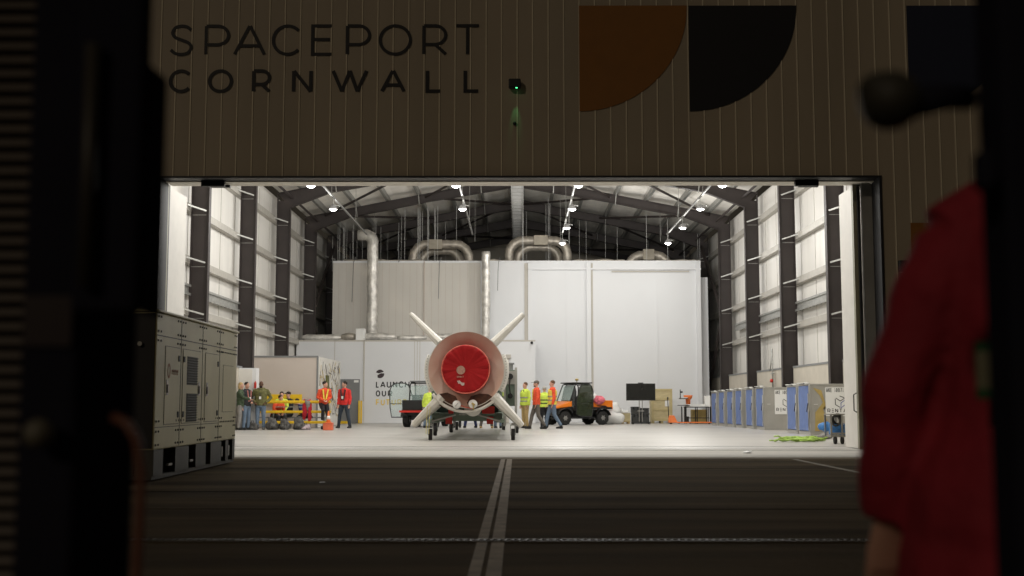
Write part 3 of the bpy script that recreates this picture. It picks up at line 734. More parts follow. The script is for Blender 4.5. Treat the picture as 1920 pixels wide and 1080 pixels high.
fr=lambda x,z,h: Vector((x,-.296-h,z))
M_mk=mat('cover_print',(.40,.22,.17),.6,var=.2,scale=20)
q=at(864,694,31.0); ox=q.x-RX; oz=q.z; m=MB()
m.prism([(ox+.115*math.cos(R(t)),oz+.115*math.sin(R(t))) for t in range(0,360,12)],lambda u,v:fr(u,v,.0),lambda u,v:fr(u,v,-.02))
m.use(M_mk); m.build('emblem',M_mk,cv)
m=MB(); word(m,'ORBIT',ox-.105,oz-.20,.05,.012,lambda x,z,h:fr(x,z,h),wd=.66,gap=.2); m.build('lettering',M_mk,cv)
m=MB(); fx=ox-.0; fz=oz-.33
m.prism([(fx-.10,fz+.05),(fx-.03,fz+.06),(fx+.03,fz+.0),(fx+.10,fz+.0),(fx+.09,fz-.07),(fx+.03,fz-.075),(fx-.02,fz-.02),(fx-.06,fz-.03)],lambda u,v:fr(u,v,0),lambda u,v:fr(u,v,-.02)); m.build('flag_patch',mat('flag_white',(.52,.40,.36)),cv)
# dark cut outs and two capped ports
M_cut=mat('brown_recess',(.085,.035,.02),.6,var=.5,scale=8)
for cxp,pl in ((842,[(-28,2),(-20,12),(-4,15),(12,8),(20,-8),(12,-17),(-10,-14),(-24,-6)]),(897,[(28,6),(18,12),(2,13),(-14,8),(-22,-4),(-16,-15),(8,-15),(22,-8)])):
    q=at(cxp,751,31.25); s_=31.25/FPX; m=MB()
    m.prism([(q.x-RX+a*s_,q.z+b*s_) for a,b in pl],lambda u,v:Vector((u,.028,v)),lambda u,v:Vector((u,.19,v))); m.build('recess',M_cut,rk)
for i,(cxp,cyp,rp) in enumerate(((856,758.5,7.8),(886.5,757.5,8.4))):
    q=at(cxp,cyp,31.1); r=rp*31.1/FPX; m=MB(); m.lathe([(.005,-.16),(r*.9,-.155),(r,-.13),(r*.98,.06)],(q.x-RX,0,q.z),'Y',24); cp=m.build('port_cap',M_sign,rk,True)
    m=MB()
    if i: 
        m.use(M_gold); m.bar((q.x-RX,-.17,q.z+.03),(q.x-RX+.02,-.17,q.z-.16),.03,.01,up=(0,1,0)); m.bar((q.x-RX-.03,-.175,q.z+.02),(q.x-RX+.05,-.175,q.z-.03),.05,.01,up=(0,1,0))
    else: m.use(M_ink); m.bar((q.x-RX-.04,-.168,q.z-.05),(q.x-RX+.04,-.168,q.z+.04),.008,.008,up=(0,1,0))
    m.build('tag_strap',None,cp)
# lower skirt lip bulge, straps and umbilical fitting
m=MB(); m.sweep([( (RR+.02)*math.cos(R(t)), .02, RZ-.11+(RR-.02)*math.sin(R(t))) for t in range(212,331,6)],[(.10,.045)]*20,8); m.build('skirt_lip',M_rockw,rk,True)
m=MB(); m.sweep([(-.26,-.06,RZ-.90),(0,-.08,RZ-1.0),(.22,-.08,RZ-1.04)],.016,6); m.build('umbilical',M_redhem,rk,True)
m=MB(); m.lathe([(.02,.0),(.22,.01),(.24,.1),(.22,.3)],(.18,.04,RZ-1.0),'Y',28); m.build('fairing_base',M_rockw,rk,True)
# side raceways with bolt rows
for s in (-1,1):
    m=MB(); r0=RR+.01
    m.sweep([(s*r0*math.cos(R(t)),.18,RZ+r0*math.sin(R(t))) for t in range(-32,26,6)],[(.12,.09)]*10,8)
    m.sweep([(s*(r0+.07)*math.cos(R(t)),.35,RZ+(r0+.07)*math.sin(R(t))) for t in range(-28,20,6)],[(.2,.04)]*8,8)
    rc=m.build('raceway',M_rockw,rk,True)
    m=MB()
    for t in range(-28,24,4): m.ell((s*(r0+.03)*math.cos(R(t)),.10,RZ+(r0+.03)*math.sin(R(t))),(.028,.03,.028),8,5)
    m.build('bolts',M_galv,rc)
def fin(root, tip, w0, w1, c0, c1, y0):
    a=at(*root,RY+.1); b=at(*tip,RY+.1); A=Vector((a.x-RX,0,a.z)); B=Vector((b.x-RX,0,b.z)); d=(B-A).normalized(); n=Vector((-d.z,0,d.x)); m=MB()
    def sec(P,w,c,y):
        return [m.v(P+n*u*w/2+Vector((0,y+v*c,0))) for u,v in ((0,0),(.7,.03),(1,.25),(1,.6),(.25,1),(-.25,1),(-1,.6),(-1,.25),(-.7,.03))]
    rings=[sec(A,w0,c0,y0),sec(A.lerp(B,.5),(w0+w1)/2,(c0+c1)/2,y0+.12),sec(B-d*.03,w1,c1,y0+.3),sec(B+d*.03,w1*.85,c1*.95,y0+.31)]
    for P,Q in zip(rings,rings[1:]):
        for j in range(9): m.face([P[j],P[(j+1)%9],Q[(j+1)%9],Q[j]])
    m.face(rings[0]); m.face(rings[-1][::-1]); return m.build('fin',M_rockw,rk,bevel=.008)
px2=31.4/FPX
fin((823,642),(769,588),16*px2,9.5*px2,1.5,.75,.0); fin((925,642),(980,588.5),16*px2,9.5*px2,1.5,.75,.0)
fin((829,744),(774,797),22*px2,13*px2,1.5,.75,-.1); fin((925,743),(978,798),22*px2,13*px2,1.5,.75,-.1)

# ================================================================== CRADLE
cr_=empty('transport_cradle',(RX,RY,0),0,'green steel wheeled transport cradle carrying the rocket stage','cradle')
def cp(mb,name,m=None,smooth=False,bevel=0): return mb.build(name,m,cr_,smooth,bevel=bevel)
for s in (-1,1):
    m=MB(); m.box(s*.86-.09,s*.86+.09,.9,12.5,.46,.72); cp(m,'side_beam',M_cradle,bevel=.01)
for y in (.95,3.2,6.4,9.6,12.2):
    m=MB(); m.box(-.95,.95,y-.08,y+.08,.50,.68); cp(m,'cross_beam',M_cradle)
M_dgreen=mat('dark_green_saddle',(.02,.045,.035),.5)
for y in (1.0,5.2,9.4):
    m=MB(); pol=[(.98*math.cos(R(t)),RZ+.98*math.sin(R(t))) for t in range(205,336,6)]; pol=pol+[(.85,.73),(-.85,.73)]
    m.prism(pol,lambda u,v:Vector((u,y,v)),lambda u,v:Vector((u,y+.22,v))); cp(m,'saddle',M_dgreen if y<2 else M_cradle)
m=MB(); m.box(-.22,-.02,.86,.899,.66,.70); m.box(.12,.36,.86,.899,.66,.70); cp(m,'data_plate',M_galv)
# right hand instrument frame
for x in (.98,1.32):
    for y in (3.94,5.6): m=MB(); m.box(x-.035,x+.035,y,y+.07,.3,2.05); cp(m,'upright',M_alu)
m=MB(); m.box(.95,1.36,4.02,5.65,.9,1.98); cp(m,'equipment_box',M_cradle,bevel=.02)
m=MB(); m.box(1.0,1.3,3.97,4.0,1.55,1.95); cp(m,'control_panel',M_alu)
m=MB(); m.sweep([(1.15,3.9,1.75),(1.12,3.88,1.5),(1.16,3.9,1.2)],.018,6); m.cyl((1.15,3.86,1.78),(1.15,3.99,1.78),.09,12); m.cyl((1.15,3.86,1.2),(1.15,3.99,1.2),.08,12); cp(m,'pressure_gauge',M_blackpl)
m=MB(); m.cyl((1.12,4.3,1.99),(1.12,4.3,2.15),.12,10); m.cyl((1.12,4.3,2.151),(1.12,4.3,2.2),.16,10); cp(m,'valve',M_greydoor)
m=MB(); m.box(.93,1.05,3.9,3.99,1.85,1.98); cp(m,'beacon',M_redp)
m=MB(); m.box(.62,.9,3.2,3.6,.73,1.5); cp(m,'side_column',M_cradle,bevel=.01)
m=MB(); m.box(-1.15,-.92,3.2,3.7,.5,1.65); cp(m,'side_column',M_cradle,bevel=.01)
m=MB(); m.box(-.9,-.62,2.8,3.6,.73,1.35); cp(m,'side_column',M_cradle,bevel=.01)
m=MB(); m.box(-1.1,1.1,5.8,5.86,.78,1.2); cp(m,'rear_panel',M_cradle)
for x in (-.5,.62):
    m=MB(); m.box(x-.09,x+.09,.8,.9,.42,.62) ; m.box(x-.12+(.1 if x<0 else -.1),x+.12,.9,.96,.7,.9); cp(m,'chock',M_redp,bevel=.01)
for s in (-1,1):
    m=MB(); m.bar((s*.93,.2,.50),(s*.30,.5,.67),.035,.035); cp(m,'tie_bar',M_chrome)
def caster(x,y,rz,r=.155):
    g=empty('caster',(x,y,0),rz); g.parent=cr_
    m=MB(); m.lathe([(r*.55,-.05),(r*.93,-.05),(r,-.03),(r,.03),(r*.93,.05),(r*.55,.05)],(0,0,r),'X',24); m.build('tyre',M_rubber,g,True)
    m=MB(); m.lathe([(.02,-.055),(r*.5,-.05),(r*.56,-.02),(r*.56,.02),(r*.5,.05),(.02,.055)],(0,0,r),'X',20); m.build('rim',M_chrome,g,True)
    m=MB(); m.box(-.075,-.062,-.05,.05,r-.02,2*r+.08); m.box(.062,.075,-.05,.05,r-.02,2*r+.08); m.box(-.075,.075,-.06,.06,2*r+.08,2*r+.11); m.box(-.04,.04,-.04,.04,2*r+.11,.46); m.build('fork',M_galv,g)
for px,py in ((807,825.5),(962,825.5),(816,817),(969,812),(846,811)):
    g=gnd(px,py); caster(g.x-RX,g.y-RY,rnd.uniform(-.15,.15))
for s in (-1,1):
    m=MB(); m.box(s*.97-.05,s*.97+.05,-.1,1.0,.47,.56); cp(m,'outrigger',M_cradle)
for x in (-.86,.86): caster(x,12.0,.1)
# yellow folded strap hanging from the lower left fin
m=MB(); q=at(799,795,31.0)
for dx in (0,.07): m.sweep([(q.x+dx,31.0,.18),(q.x+dx+.01,31.0,.5),(q.x+dx+.03,31.05,.9)],[(.025,.008)]*3,8)
tag(m.build('strap',mat('cream_strap',(.62,.55,.22),.7),None),'pale yellow strap hanging from the lower left rocket fin','strap')

# ================================================================== PEOPLE
ARM = {'down':[(.235,.02,1.13),(.235,-.05,.88)], 'pocket':[(.30,.07,1.16),(.19,-.11,.98)], 'clasp':[(.25,.0,1.15),(.05,-.22,1.02)],
       'back':[(.25,.12,1.16),(.10,.16,.96)], 'reach':[(.22,-.2,1.2),(.14,-.44,1.14)], 'knee':[(.24,-.16,1.17),(.12,-.36,1.0)], 'out':[(.268,.0,1.12),(.335,-.06,.88)], 'low':[(.235,.0,1.12),(.23,-.02,.85)]}
def person(label, loc, rz, skin, top, legs_c, hair, pose='stand', arms=('down','down'), h=1.78, vest=None, bands=None, hat=None, badge=False, lean=0, group=None, shoe=None, vox=.014, jac_len=.86, fat=1.0, trim=None, longhair=False, lean_x=0, seat=.47, head_rot=0, beard=None, bald=False, hood=False, fold=1, flare=0, shz=1.42):
    S = h/1.78
    drop = 0
    hip = {s:Vector((s*.09,0,.90)) for s in (-1,1)}
    if pose == 'stand': knee={s:Vector((s*.11,-.02,.49)) for s in (-1,1)}; ank={s:Vector((s*.12,.02,.08)) for s in (-1,1)}
    elif pose == 'wide': knee={s:Vector((s*.17,-.03,.49)) for s in (-1,1)}; ank={s:Vector((s*.24,.02,.08)) for s in (-1,1)}
    elif pose == 'walk': knee={-1:Vector((-.09,-.16,.50)),1:Vector((.09,.06,.49))}; ank={-1:Vector((-.09,-.24,.09)),1:Vector((.10,.30,.12))}
    elif pose == 'sit':
        drop=.90-seat-.08; knee={s:Vector((s*.13,-.42,seat+.06)) for s in (-1,1)}; ank={s:Vector((s*.13,-.40,.08)) for s in (-1,1)}
    elif pose == 'perch':      # sitting high on a rail, one foot on the floor
        drop=-.06; knee={-1:Vector((-.10,-.30,.74)),1:Vector((.13,-.20,.50))}; ank={-1:Vector((-.10,-.22,.36)),1:Vector((.13,-.24,.08))}
    elif pose == 'kneel':
        drop=.50; knee={-1:Vector((-.13,-.30,.46)),1:Vector((.13,-.14,.09))}; ank={-1:Vector((-.13,-.20,.08)),1:Vector((.13,.28,.08))}
    def T(p):                     # move upper body points
        p = Vector(p); z = p.z-.9
        p = Vector((p.x+lean_x*z, p.y*math.cos(lean)-z*math.sin(lean), .9-drop+z*math.cos(lean)+p.y*math.sin(lean)*-0.0))
        return p
    for s in (-1,1): hip[s] = Vector((hip[s].x, 0, .90-drop))
    sh = {s:T((s*.185*fat,0,shz)) for s in (-1,1)}
    el, wr = {}, {}
    for s,a in zip((-1,1),arms):
        e,q = ARM[a]; el[s]=T((s*e[0]*fat,e[1],e[2])); wr[s]=T((s*q[0],q[1],q[2]))
    K = lambda p: tuple(Vector(p)*S)
    def torso(m, add, z0=.86, z1=1.50):
        secs=[(.80,.12,.10),(.88,.165,.115),(.96,.160,.115),(1.08,.148,.108),(1.2,.160,.115),(1.32,.185,.120),(1.41,.180,.105),(1.46,.125,.085),(1.50,.070,.070)]
        rings=[];n=18
        for z,rx,ry in secs:
            if z < z0-.001 or z > z1+.001: continue
            ax = add*(1 if z<1.44 else .7)+flare*max(0,min(1,(1.30-z)/.35)); f=fat if z<1.44 else 1
            ring=[]
            for j in range(n):
                t=2*math.pi*j/n; ring.append(m.v(K(T(((rx*f+ax)*math.cos(t),(ry*f+ax)*math.sin(t),z)))))
            rings.append(ring)
        for A,B in zip(rings,rings[1:]):
            for j in range(n): m.face([A[j],A[(j+1)%n],B[(j+1)%n],B[j]])
        m.face(rings[0][::-1]); m.face(rings[-1])
    def limb(m, pts, rad): m.sweep([K(p) for p in pts],[r*S for r in rad],10)
    def legs(m, add):
        for s in (-1,1):
            a,b,c=hip[s],knee[s],ank[s]
            limb(m,[a+Vector((0,0,.03)),a.lerp(b,.35),b+(a-b)*.08,b,b.lerp(c,.3),b.lerp(c,.7),c],[.092+add,.085+add,.06+add,.058+add,.056+add,.042+add*1.3,.038+add*1.6])
    def armm(m, add, end=1.0):
        for s in (-1,1):
            a,b,c=sh[s],el[s],wr[s]; c2=b.lerp(c,end)
            limb(m,[a+Vector((-s*.05,0,.005)),a,a.lerp(b,.5),b,b.lerp(c2,.35),c2],[.05+add,.056+add,.048+add,.041+add,.040+add,.029+add])
    # head frame
    hc = T((0,-.012,1.655)); M = Matrix.Translation(hc*S) @ Matrix.Rotation(head_rot,4,'Z'); 
    def HE(m,c,r,n=14,k=10): 
        M2=MB.ell; p=M@(Vector(c)*S); m.ell(p,tuple(x*S for x in r),n,k,head_rot)
    m = MB()
    torso(m,0,.80); legs(m,0); armm(m,0)
    m.sweep([K(T((0,.0,1.47))),K(T((0,-.006,1.53))),M@(Vector((0,.01,-.06))*S)],[.058*S,.054*S,.055*S],12)
    HE(m,(0,.008,.02),(.074,.094,.098)); HE(m,(0,-.02,-.055),(.058,.070,.062)); HE(m,(0,-.055,-.09),(.028,.028,.022))
    HE(m,(0,-.092,-.022),(.013,.020,.026),8,6); HE(m,(0,-.078,.028),(.052,.018,.012),10,6); HE(m,(0,-.084,-.062),(.026,.012,.008),8,6)
    for s in (-1,1): HE(m,(s*.075,.012,-.01),(.012,.022,.034),8,6); HE(m,(s*.04,-.07,-.02),(.022,.018,.016),8,6)
    for s in (-1,1):
        d=(wr[s]-el[s]).normalized(); lat=d.cross(Vector((1,0,0)) if abs(d.x)<.8 else Vector((0,1,0))).normalized(); nn=d.cross(lat)
        limb(m,[wr[s]-d*.01,wr[s]+d*.04,wr[s]+d*.085],[.026,.034,.036]) if False else m.sweep([K(wr[s]-d*.01),K(wr[s]+d*.045),K(wr[s]+d*.09)],[(.028*S,.024*S),(.040*S,.018*S),(.040*S,.015*S)],10)
        # sweep cross axis is unknown, so fingers are laid across lat
        cs=d.cross(Vector((0,0,1))); cs=cs.normalized() if cs.length>.05 else Vector((0,1,0)); bn=d.cross(cs)
        for i,(o_,ln) in enumerate(((-.031,.062),(-.0105,.078),(.0105,.074),(.031,.058))):
            b0=wr[s]+d*.085+cs*o_; b1=b0+d*ln*.5-bn*.006; b2=b0+d*ln*.92-bn*.024
            m.sweep([K(b0-d*.02),K(b0),K(b1),K(b2)],[.0095*S,.0095*S,.0088*S,.0075*S],7)
        b0=wr[s]+d*.03+cs*.033*(1 if s>0 else 1)
        m.sweep([K(b0-d*.01),K(b0+d*.025+cs*.02),K(b0+d*.06+cs*.026)],[.013*S,.011*S,.009*S],7)
    body = m.build('person', skin, None, remesh=vox*S*.85)
    body.location = loc; body.rotation_euler = (0,0,rz)
    tag(body,label,'person',group)
    P = body
    m=MB(); torso(m,.012,.80,1.08); legs(m,.016); m.build('trousers',legs_c,P,remesh=vox*S)
    m=MB()
    secz0=jac_len
    torso(m,.030,secz0 if secz0>=.86 else .80,1.50); armm(m,.022,.97)
    if secz0 < .80:
        m.loft([(*K(T((0,0,1)))[:2],(z-drop)*S,(rx*fat+.03+flare)*S,(ry*fat+.03+flare)*S) for z,rx,ry in ((secz0,.19,.135),(.80,.175,.125),(.9,.165,.12))],18)
    m.sweep([K(T((.08*math.cos(R(t)),.01+.075*math.sin(R(t)),1.50))) for t in range(0,360,30)],.022*S,8,closed=True)
    if hood: m.sweep([K(T((.12*math.cos(R(t)),.05+.07*math.sin(R(t)),1.49))) for t in range(-30,211,30)],.045*S,8)
    if fold>1:
        for s in (-1,1): m.sweep([K(T((s*.05,.0,1.51))),K(sh[s]+Vector((0,0,.02)))],[.062*S,.078*S],12)
    jk=m.build('jacket',top,P,remesh=vox*S)
    for v in jk.data.vertices:
        n_=noise.noise(v.co*14+Vector((rz,0,0)))*(.010 if fold==1 else .002)+(noise.noise(Vector((v.co.x*7,v.co.y*7,v.co.z*13)))*.010)*fold; v.co+=v.normal*n_
    if vest:
        m=MB(); torso(m,.052,max(.86,jac_len),1.41); vs_=m.build('vest',vest,P,remesh=vox*S)
        m=MB(); n=24
        for zz in (1.02,1.16):
            rx,ry=(.150*fat+.060,.110*fat+.060) if zz<1.1 else (.157*fat+.060,.113*fat+.060)
            A=[];
            for dz in (0,.045): A.append([m.v(K(T((rx*math.cos(2*math.pi*j/n),ry*math.sin(2*math.pi*j/n),zz+dz)))) for j in range(n)])
            for j in range(n): m.face([A[0][j],A[0][(j+1)%n],A[1][(j+1)%n],A[1][j]])
        m.build('reflective_band',bands or M_galv,vs_,True)
    m=MB()
    for s in (-1,1):
        c=ank[s]
        toe=Vector((0,-1,0))
        m.sweep([K((c.x,c.y+.06,.045)),K((c.x,c.y,.05)),K((c.x,c.y-.10,.045)),K((c.x,c.y-.19,.032))],[(.040*S,.045*S),(.046*S,.05*S),(.05*S,.042*S),(.035*S,.028*S)],10)
        m.sweep([K((c.x,c.y,.05)),K((c.x,c.y,.13))],.05*S,10)
    m.build('shoes',shoe or M_rubber,P,smooth=True)
    if not bald:
        m=MB(); HE(m,(0,.022,.045),(.083,.096,.088),16,10)
        if longhair: HE(m,(0,.05,-.04),(.088,.075,.13),14,10); 
        hm=m.build('hair',hair,P,remesh=.010*S)
    if beard:
        m=MB(); HE(m,(0,-.045,-.085),(.060,.052,.040),12,8); m.build('beard',beard,P,True)
    if hat:
        m=MB(); HE(m,(0,.012,.055),(.088,.103,.075),16,8)
        p=M@(Vector((0,-.11,.055))*S); m.cbox(p,(.13*S,.13*S,.014*S),head_rot,R(8)); m.build('cap',hat,P,True)
    if badge:
        m=MB(); fr_=-(.118*fat+.062); b=T((0.0,0,1.16)); m.cbox(K((b.x,b.y+fr_,b.z)),(.075*S,.012*S,.10*S)); bd=m.build('badge',M_sign,P)
        m=MB(); tp=T((0,-.06,1.50))
        for s in (-1,1): m.bar(K((b.x+s*.008,b.y+fr_-.0,b.z+.05)),K((tp.x+s*.06,tp.y-.05,tp.z)),.014,.006)
        m.build('lanyard',M_blackpl,P)
    if trim:
        m=MB()
        for s in (-1,1): m.bar(K(T((s*.035,-.160,1.05))),K(T((s*.10,-.135,1.46))),.05*S,.012*S,up=(0,1,0))
        m.build('hi_vis_stripe',trim,P)
    return P
cl = lambda n,c,v=.15: mat(n,c,.8,var=v,scale=9,bump=.4,bscale=30)
C_olive=cl('olive_cloth',(.13,.125,.045)); C_jean=cl('blue_denim',(.13,.18,.25)); C_red=cl('red_jacket_cloth',(.62,.03,.025)); C_navyj=cl('dark_jeans',(.03,.04,.055))
C_orange=cl('orange_jacket_cloth',(.72,.085,.03)); C_blackc=cl('black_cloth',(.014,.014,.016)); C_yel=cl('hi_vis_yellow',(.56,.70,.09)); C_tan=cl('tan_trousers',(.42,.30,.13))
C_grey=cl('grey_trousers',(.12,.105,.09)); C_charc=cl('charcoal_cloth',(.03,.03,.034)); C_pinks=cl('pink_shirt',(.42,.16,.14)); C_navy=cl('navy_cloth',(.02,.03,.09)); C_greyc=cl('grey_cloth',(.22,.21,.20)); C_green=cl('dark_green_cloth',(.05,.075,.04))
H_dark=cl('dark_hair',(.018,.013,.010)); H_brown=cl('brown_hair',(.12,.06,.03)); H_blond=cl('blond_hair',(.42,.30,.14)); H_grey=cl('grey_hair',(.40,.38,.35))
B_ylw=mat('vest_yellow_trim',(.80,.72,.10),.6)
def pt(px,py): g=gnd(px,py); return (g.x,g.y,.004)
LOOKL = R(-90)    # facing left (-X)
person('bearded man in olive hooded jacket and blue jeans, wearing a badge, facing the camera', pt(488,806), R(4), M_skind, C_olive, C_jean, H_dark, arms=('pocket','pocket'), badge=True, fat=1.2, beard=H_dark, hood=True, h=1.80, shoe=M_bag, bald=True)
person('person in dark jacket and pink shirt with a badge, beside the generator corner', pt(461,806.3), R(60), M_skinl, C_charc, C_jean, H_dark, arms=('low','clasp'), badge=True, h=1.76, trim=C_pinks)
person('blond person in green top and grey jeans, half hidden by the generator', pt(450,806.5), R(80), M_skinl, C_green, C_greyc, H_blond, arms=('reach','down'), h=1.74, longhair=True)
P_=pt(645,803); person('man in bright red jacket and dark jeans standing by the grey door', P_, R(-18), M_skinl, C_red, C_navyj, H_dark, pose='wide', arms=('down','down'), h=1.84, badge=True, head_rot=R(-45), trim=C_charc)
P_=pt(606,805.2); person('man in orange and yellow jacket perched on the yellow barrier rail', P_, R(25), M_skinl, C_orange, C_blackc, H_dark, pose='perch', arms=('clasp','clasp'), h=1.76, trim=B_ylw, lean=.22, head_rot=R(50))
# people left and right of, and behind, the rocket
person('person in yellow hi-vis jacket bending behind the lower left fin', pt(801,802.5), R(150), M_skinl, C_yel, C_jean, H_grey, arms=('reach','down'), h=1.66, lean=.25)
person('person in black trousers standing behind the cradle, left of centre', (*gnd(857,802.5).xy,.004), R(180), M_skinl, C_charc, C_blackc, H_dark, h=1.72)
person('person in navy overalls behind the cradle under the rocket centre', (*gnd(882,802.5).xy,.004), R(200), M_skinl, C_navy, C_navy, H_brown, pose='wide', h=1.72)
person('person in grey clothes with tan shoes standing behind the cradle', (*gnd(912,803).xy,.004), R(170), M_skinl, C_greyc, C_grey, H_dark, pose='wide', h=1.70, shoe=C_tan)
person('person in yellow hi-vis and jeans behind the cradle, under its right end', (*gnd(934,803).xy,.004), R(160), M_skinl, C_yel, C_jean, H_brown, h=1.70, lean=.2)
gr='people queued right of the rocket looking at it'
person('man in yellow hi-vis jacket and tan trousers facing the rocket, nearest to it', pt(985,803), R(-58), M_skinl, C_yel, C_tan, H_brown, arms=('down','down'), h=1.80, fat=1.15, vest=C_yel, group=gr, trim=C_charc)
person('man in red jacket and cap stepping toward the rocket', pt(1006,804.5), R(-85), M_skinl, C_orange, C_grey, H_brown, pose='walk', arms=('down','down'), h=1.84, hat=C_grey, group=gr, beard=H_brown, trim=B_ylw)
person('grey haired person in yellow hi-vis jacket and black trousers, seen from behind', pt(1021,802), R(-170), M_skinl, C_yel, C_blackc, H_grey, arms=('back','down'), h=1.66, vest=C_yel, bands=C_charc, group=gr, fat=1.1)
person('brown haired man in yellow vest over red jacket with blue jeans, rightmost of the group', pt(1036,804), R(-80), M_skinl, C_orange, C_jean, H_brown, pose='walk', arms=('down','down'), h=1.86, group=gr, trim=B_ylw, vest=cl('hi_vis_orange_yellow',(.75,.60,.10)))
# seated people behind the barrier
def sp(px,d,*a,**k): q=at(px,700,d); return person(a[0],(q.x,d,.004),*a[1:],pose='sit',**k)
gs='people seated behind the yellow barrier'
sp(516,45.6,'seated person in orange jacket bending forward behind the yellow rails',R(50),M_skinl,C_orange,C_charc,H_dark,lean=.5,arms=('knee','knee'),group=gs,seat=.42)
sp(529,45.9,'seated person with dark hair in yellow striped top behind the rails',R(10),M_skinl,C_yel,C_greyc,H_dark,lean=.1,arms=('knee','knee'),group=gs)
sp(543,46.0,'seated person with a wide dark hat behind the yellow rails',R(-30),M_skinl,C_blackc,C_charc,H_dark,lean=.05,arms=('knee','knee'),group=gs,hat=H_dark)
sp(582,45.9,'seated person in dark navy clothes beneath the perched man',R(-90),M_skinl,C_navy,C_blackc,H_dark,lean=.75,arms=('knee','knee'),group=gs,seat=.40)
# foreground person
near_p=person('out of focus person in a long red jacket close to the camera at right', (.925,1.93,0), R(176), M_skinl, cl('deep_red_jacket_cloth',(.28,.016,.028)), C_grey, H_dark, arms=('out','out'), h=1.62, jac_len=.74, fat=1.22, fold=1.5, flare=.092, shz=1.37, vox=.010, shoe=M_blackpl)

bpy.context.view_layer.update()
a=at(1829,640,1.74); b=at(1862,748,1.74)
m=MB(); m.use(mat('pale_patch',(.20,.19,.12),.6)); m.box(a.x,b.x,1.735,1.745,b.z+.015,a.z-.015); m.use(mat('green_edge',(.02,.09,.03),.6)); m.box(a.x,b.x,1.735,1.745,b.z,b.z+.0149); m.box(a.x,b.x,1.735,1.745,a.z-.0149,a.z)
o=m.build('arm_badge'); o.parent=near_p; o.matrix_parent_inverse=near_p.matrix_world.inverted()
# ================================================================== BARRIER AND BENCH AREA
def barrier(Y,px0,px1,rails,label,posts):
    x0=at(px0,760,Y).x; x1=at(px1,760,Y).x; g=empty('guard_rail',((x0+x1)/2,Y,0),0,label,'barrier'); w2=(x1-x0)/2
    for z,hh in rails:
        m=MB(); m.box(-w2,w2,-.03,.03,z-hh/2,z+hh/2); m.box(-w2,w2,-.045,-.031,z-hh*.2,z+hh*.2); m.build('rail',M_yellow,g,bevel=.008)
    for p in posts:
        x=at(p,760,Y).x-(x0+x1)/2; m=MB(); m.box(x-.045,x+.045,.031,.12,.02,rails[0][0]+.02); m.box(x-.1,x+.1,-.02,.17,.004,.02); m.build('post',M_yellow,g)
    return g
barrier(44.75,472,620,[(1.03,.11),(.655,.10),(.26,.10)],'long yellow three rail barrier with backpacks leaning along its foot',(476,614))
barrier(46.55,463,566,[(1.15,.36)],'yellow board barrier behind the seated people, against the beige cabin',(466,562))
# low bench and table
q=at(540,780,46.0); t=empty('bench',(q.x,46.05,0),0,'plain grey bench holding the people behind the yellow rails','bench')
m=MB(); m.box(-1.6,1.5,-.2,.2,.40,.45); m.build('seat',M_greydoor,t)
for x in (-1.5,-.1,1.4): m=MB(); m.box(x-.03,x+.03,-.18,.18,.01,.399); m.build('leg',M_greydoor,t)
q=at(548,762,45.35); t=empty('table',(q.x,45.35,0),0,'narrow grey table top between the yellow rails','table')
m=MB(); m.box(-.75,.75,-.12,.12,.82,.85); m.build('tabletop',M_greyc if 'M_greyc' in globals() else M_alu,t)
for x in (-.7,.7): m=MB(); m.box(x-.02,x+.02,-.1,.1,.01,.819); m.build('leg',M_greydoor,t)
# red coat hanging over the rails
q=at(577,752,44.8); g=empty('hanging_coat',(q.x,44.82,0),0,'red and grey coat draped over the yellow barrier rail','coat')
m=MB()
m.sweep([(-.02,.02,1.12),(-.03,-.06,1.08),(-.06,-.09,.9),(-.10,-.09,.6),(-.12,-.08,.36)],[(.15,.03),(.15,.04),(.13,.05),(.10,.05),(.05,.03)],10); m.sweep([(.06,-.05,1.09),(.10,-.10,.8),(.10,-.09,.4),(.08,-.08,.30)],[(.10,.04),(.09,.05),(.08,.04),(.04,.03)],10)
m.build('coat_body',cl('crimson_coat',(.50,.02,.035)),g,True)
m=MB(); m.sweep([(.0,-.02,1.125),(.02,-.115,1.05),(.04,-.145,.85),(.03,-.14,.70)],[(.12,.02),(.11,.03),(.07,.03),(.03,.02)],8); m.build('lining',C_greyc,g,True)
# backpacks
def bag(px,h_,wd,label,ma=M_bag,py=806):
    q=gnd(px,py); g=empty('backpack',(q.x,q.y,0),rnd.uniform(-.4,.4),label,'backpack','bags along the foot of the yellow barrier')
    m=MB(); m.loft([(0,0,.01,wd*.42,.13),(0,0,.06,wd*.5,.16),(.01,.0,h_*.45,wd*.5,.15),(.0,.02,h_*.75,wd*.38,.12),(.0,.03,h_*.93,wd*.2,.08),(0,.03,h_,wd*.06,.04)],16)
    o=m.build('pack',ma,g,True)
    for v in o.data.vertices: v.co+=Vector((noise.noise(v.co*7+Vector((px,0,0)))*.11+(px%7-3)*.02*v.co.z/h_,noise.noise(v.co*9)*.05,noise.noise(v.co*8+Vector((0,px,0)))*.05*(v.co.z/h_)))
    m=MB(); m.loft([(0,-.14,h_*.12,wd*.3,.06),(0,-.15,h_*.3,wd*.32,.07),(0,-.13,h_*.45,wd*.26,.04)],12); m.build('pocket',ma,g,True)
    m=MB(); m.sweep([(-.05,0,h_-.03),(-.04,0,h_+.05),(.04,0,h_+.05),(.05,0,h_-.03)],.012,6); m.build('strap',M_blackpl,g,True)
bag(511,.46,.42,'dark grey backpack right of the olive jacket man')
bag(534,.40,.44,'dark backpack under the rails, second from the olive jacket man')
bag(561,.50,.46,'largest mottled grey backpack near the hanging red coat')
bag(455,.40,.34,'dark backpack beside the blond person by the generator')
bag(473,.28,.40,'low grey bag behind the olive jacket man')
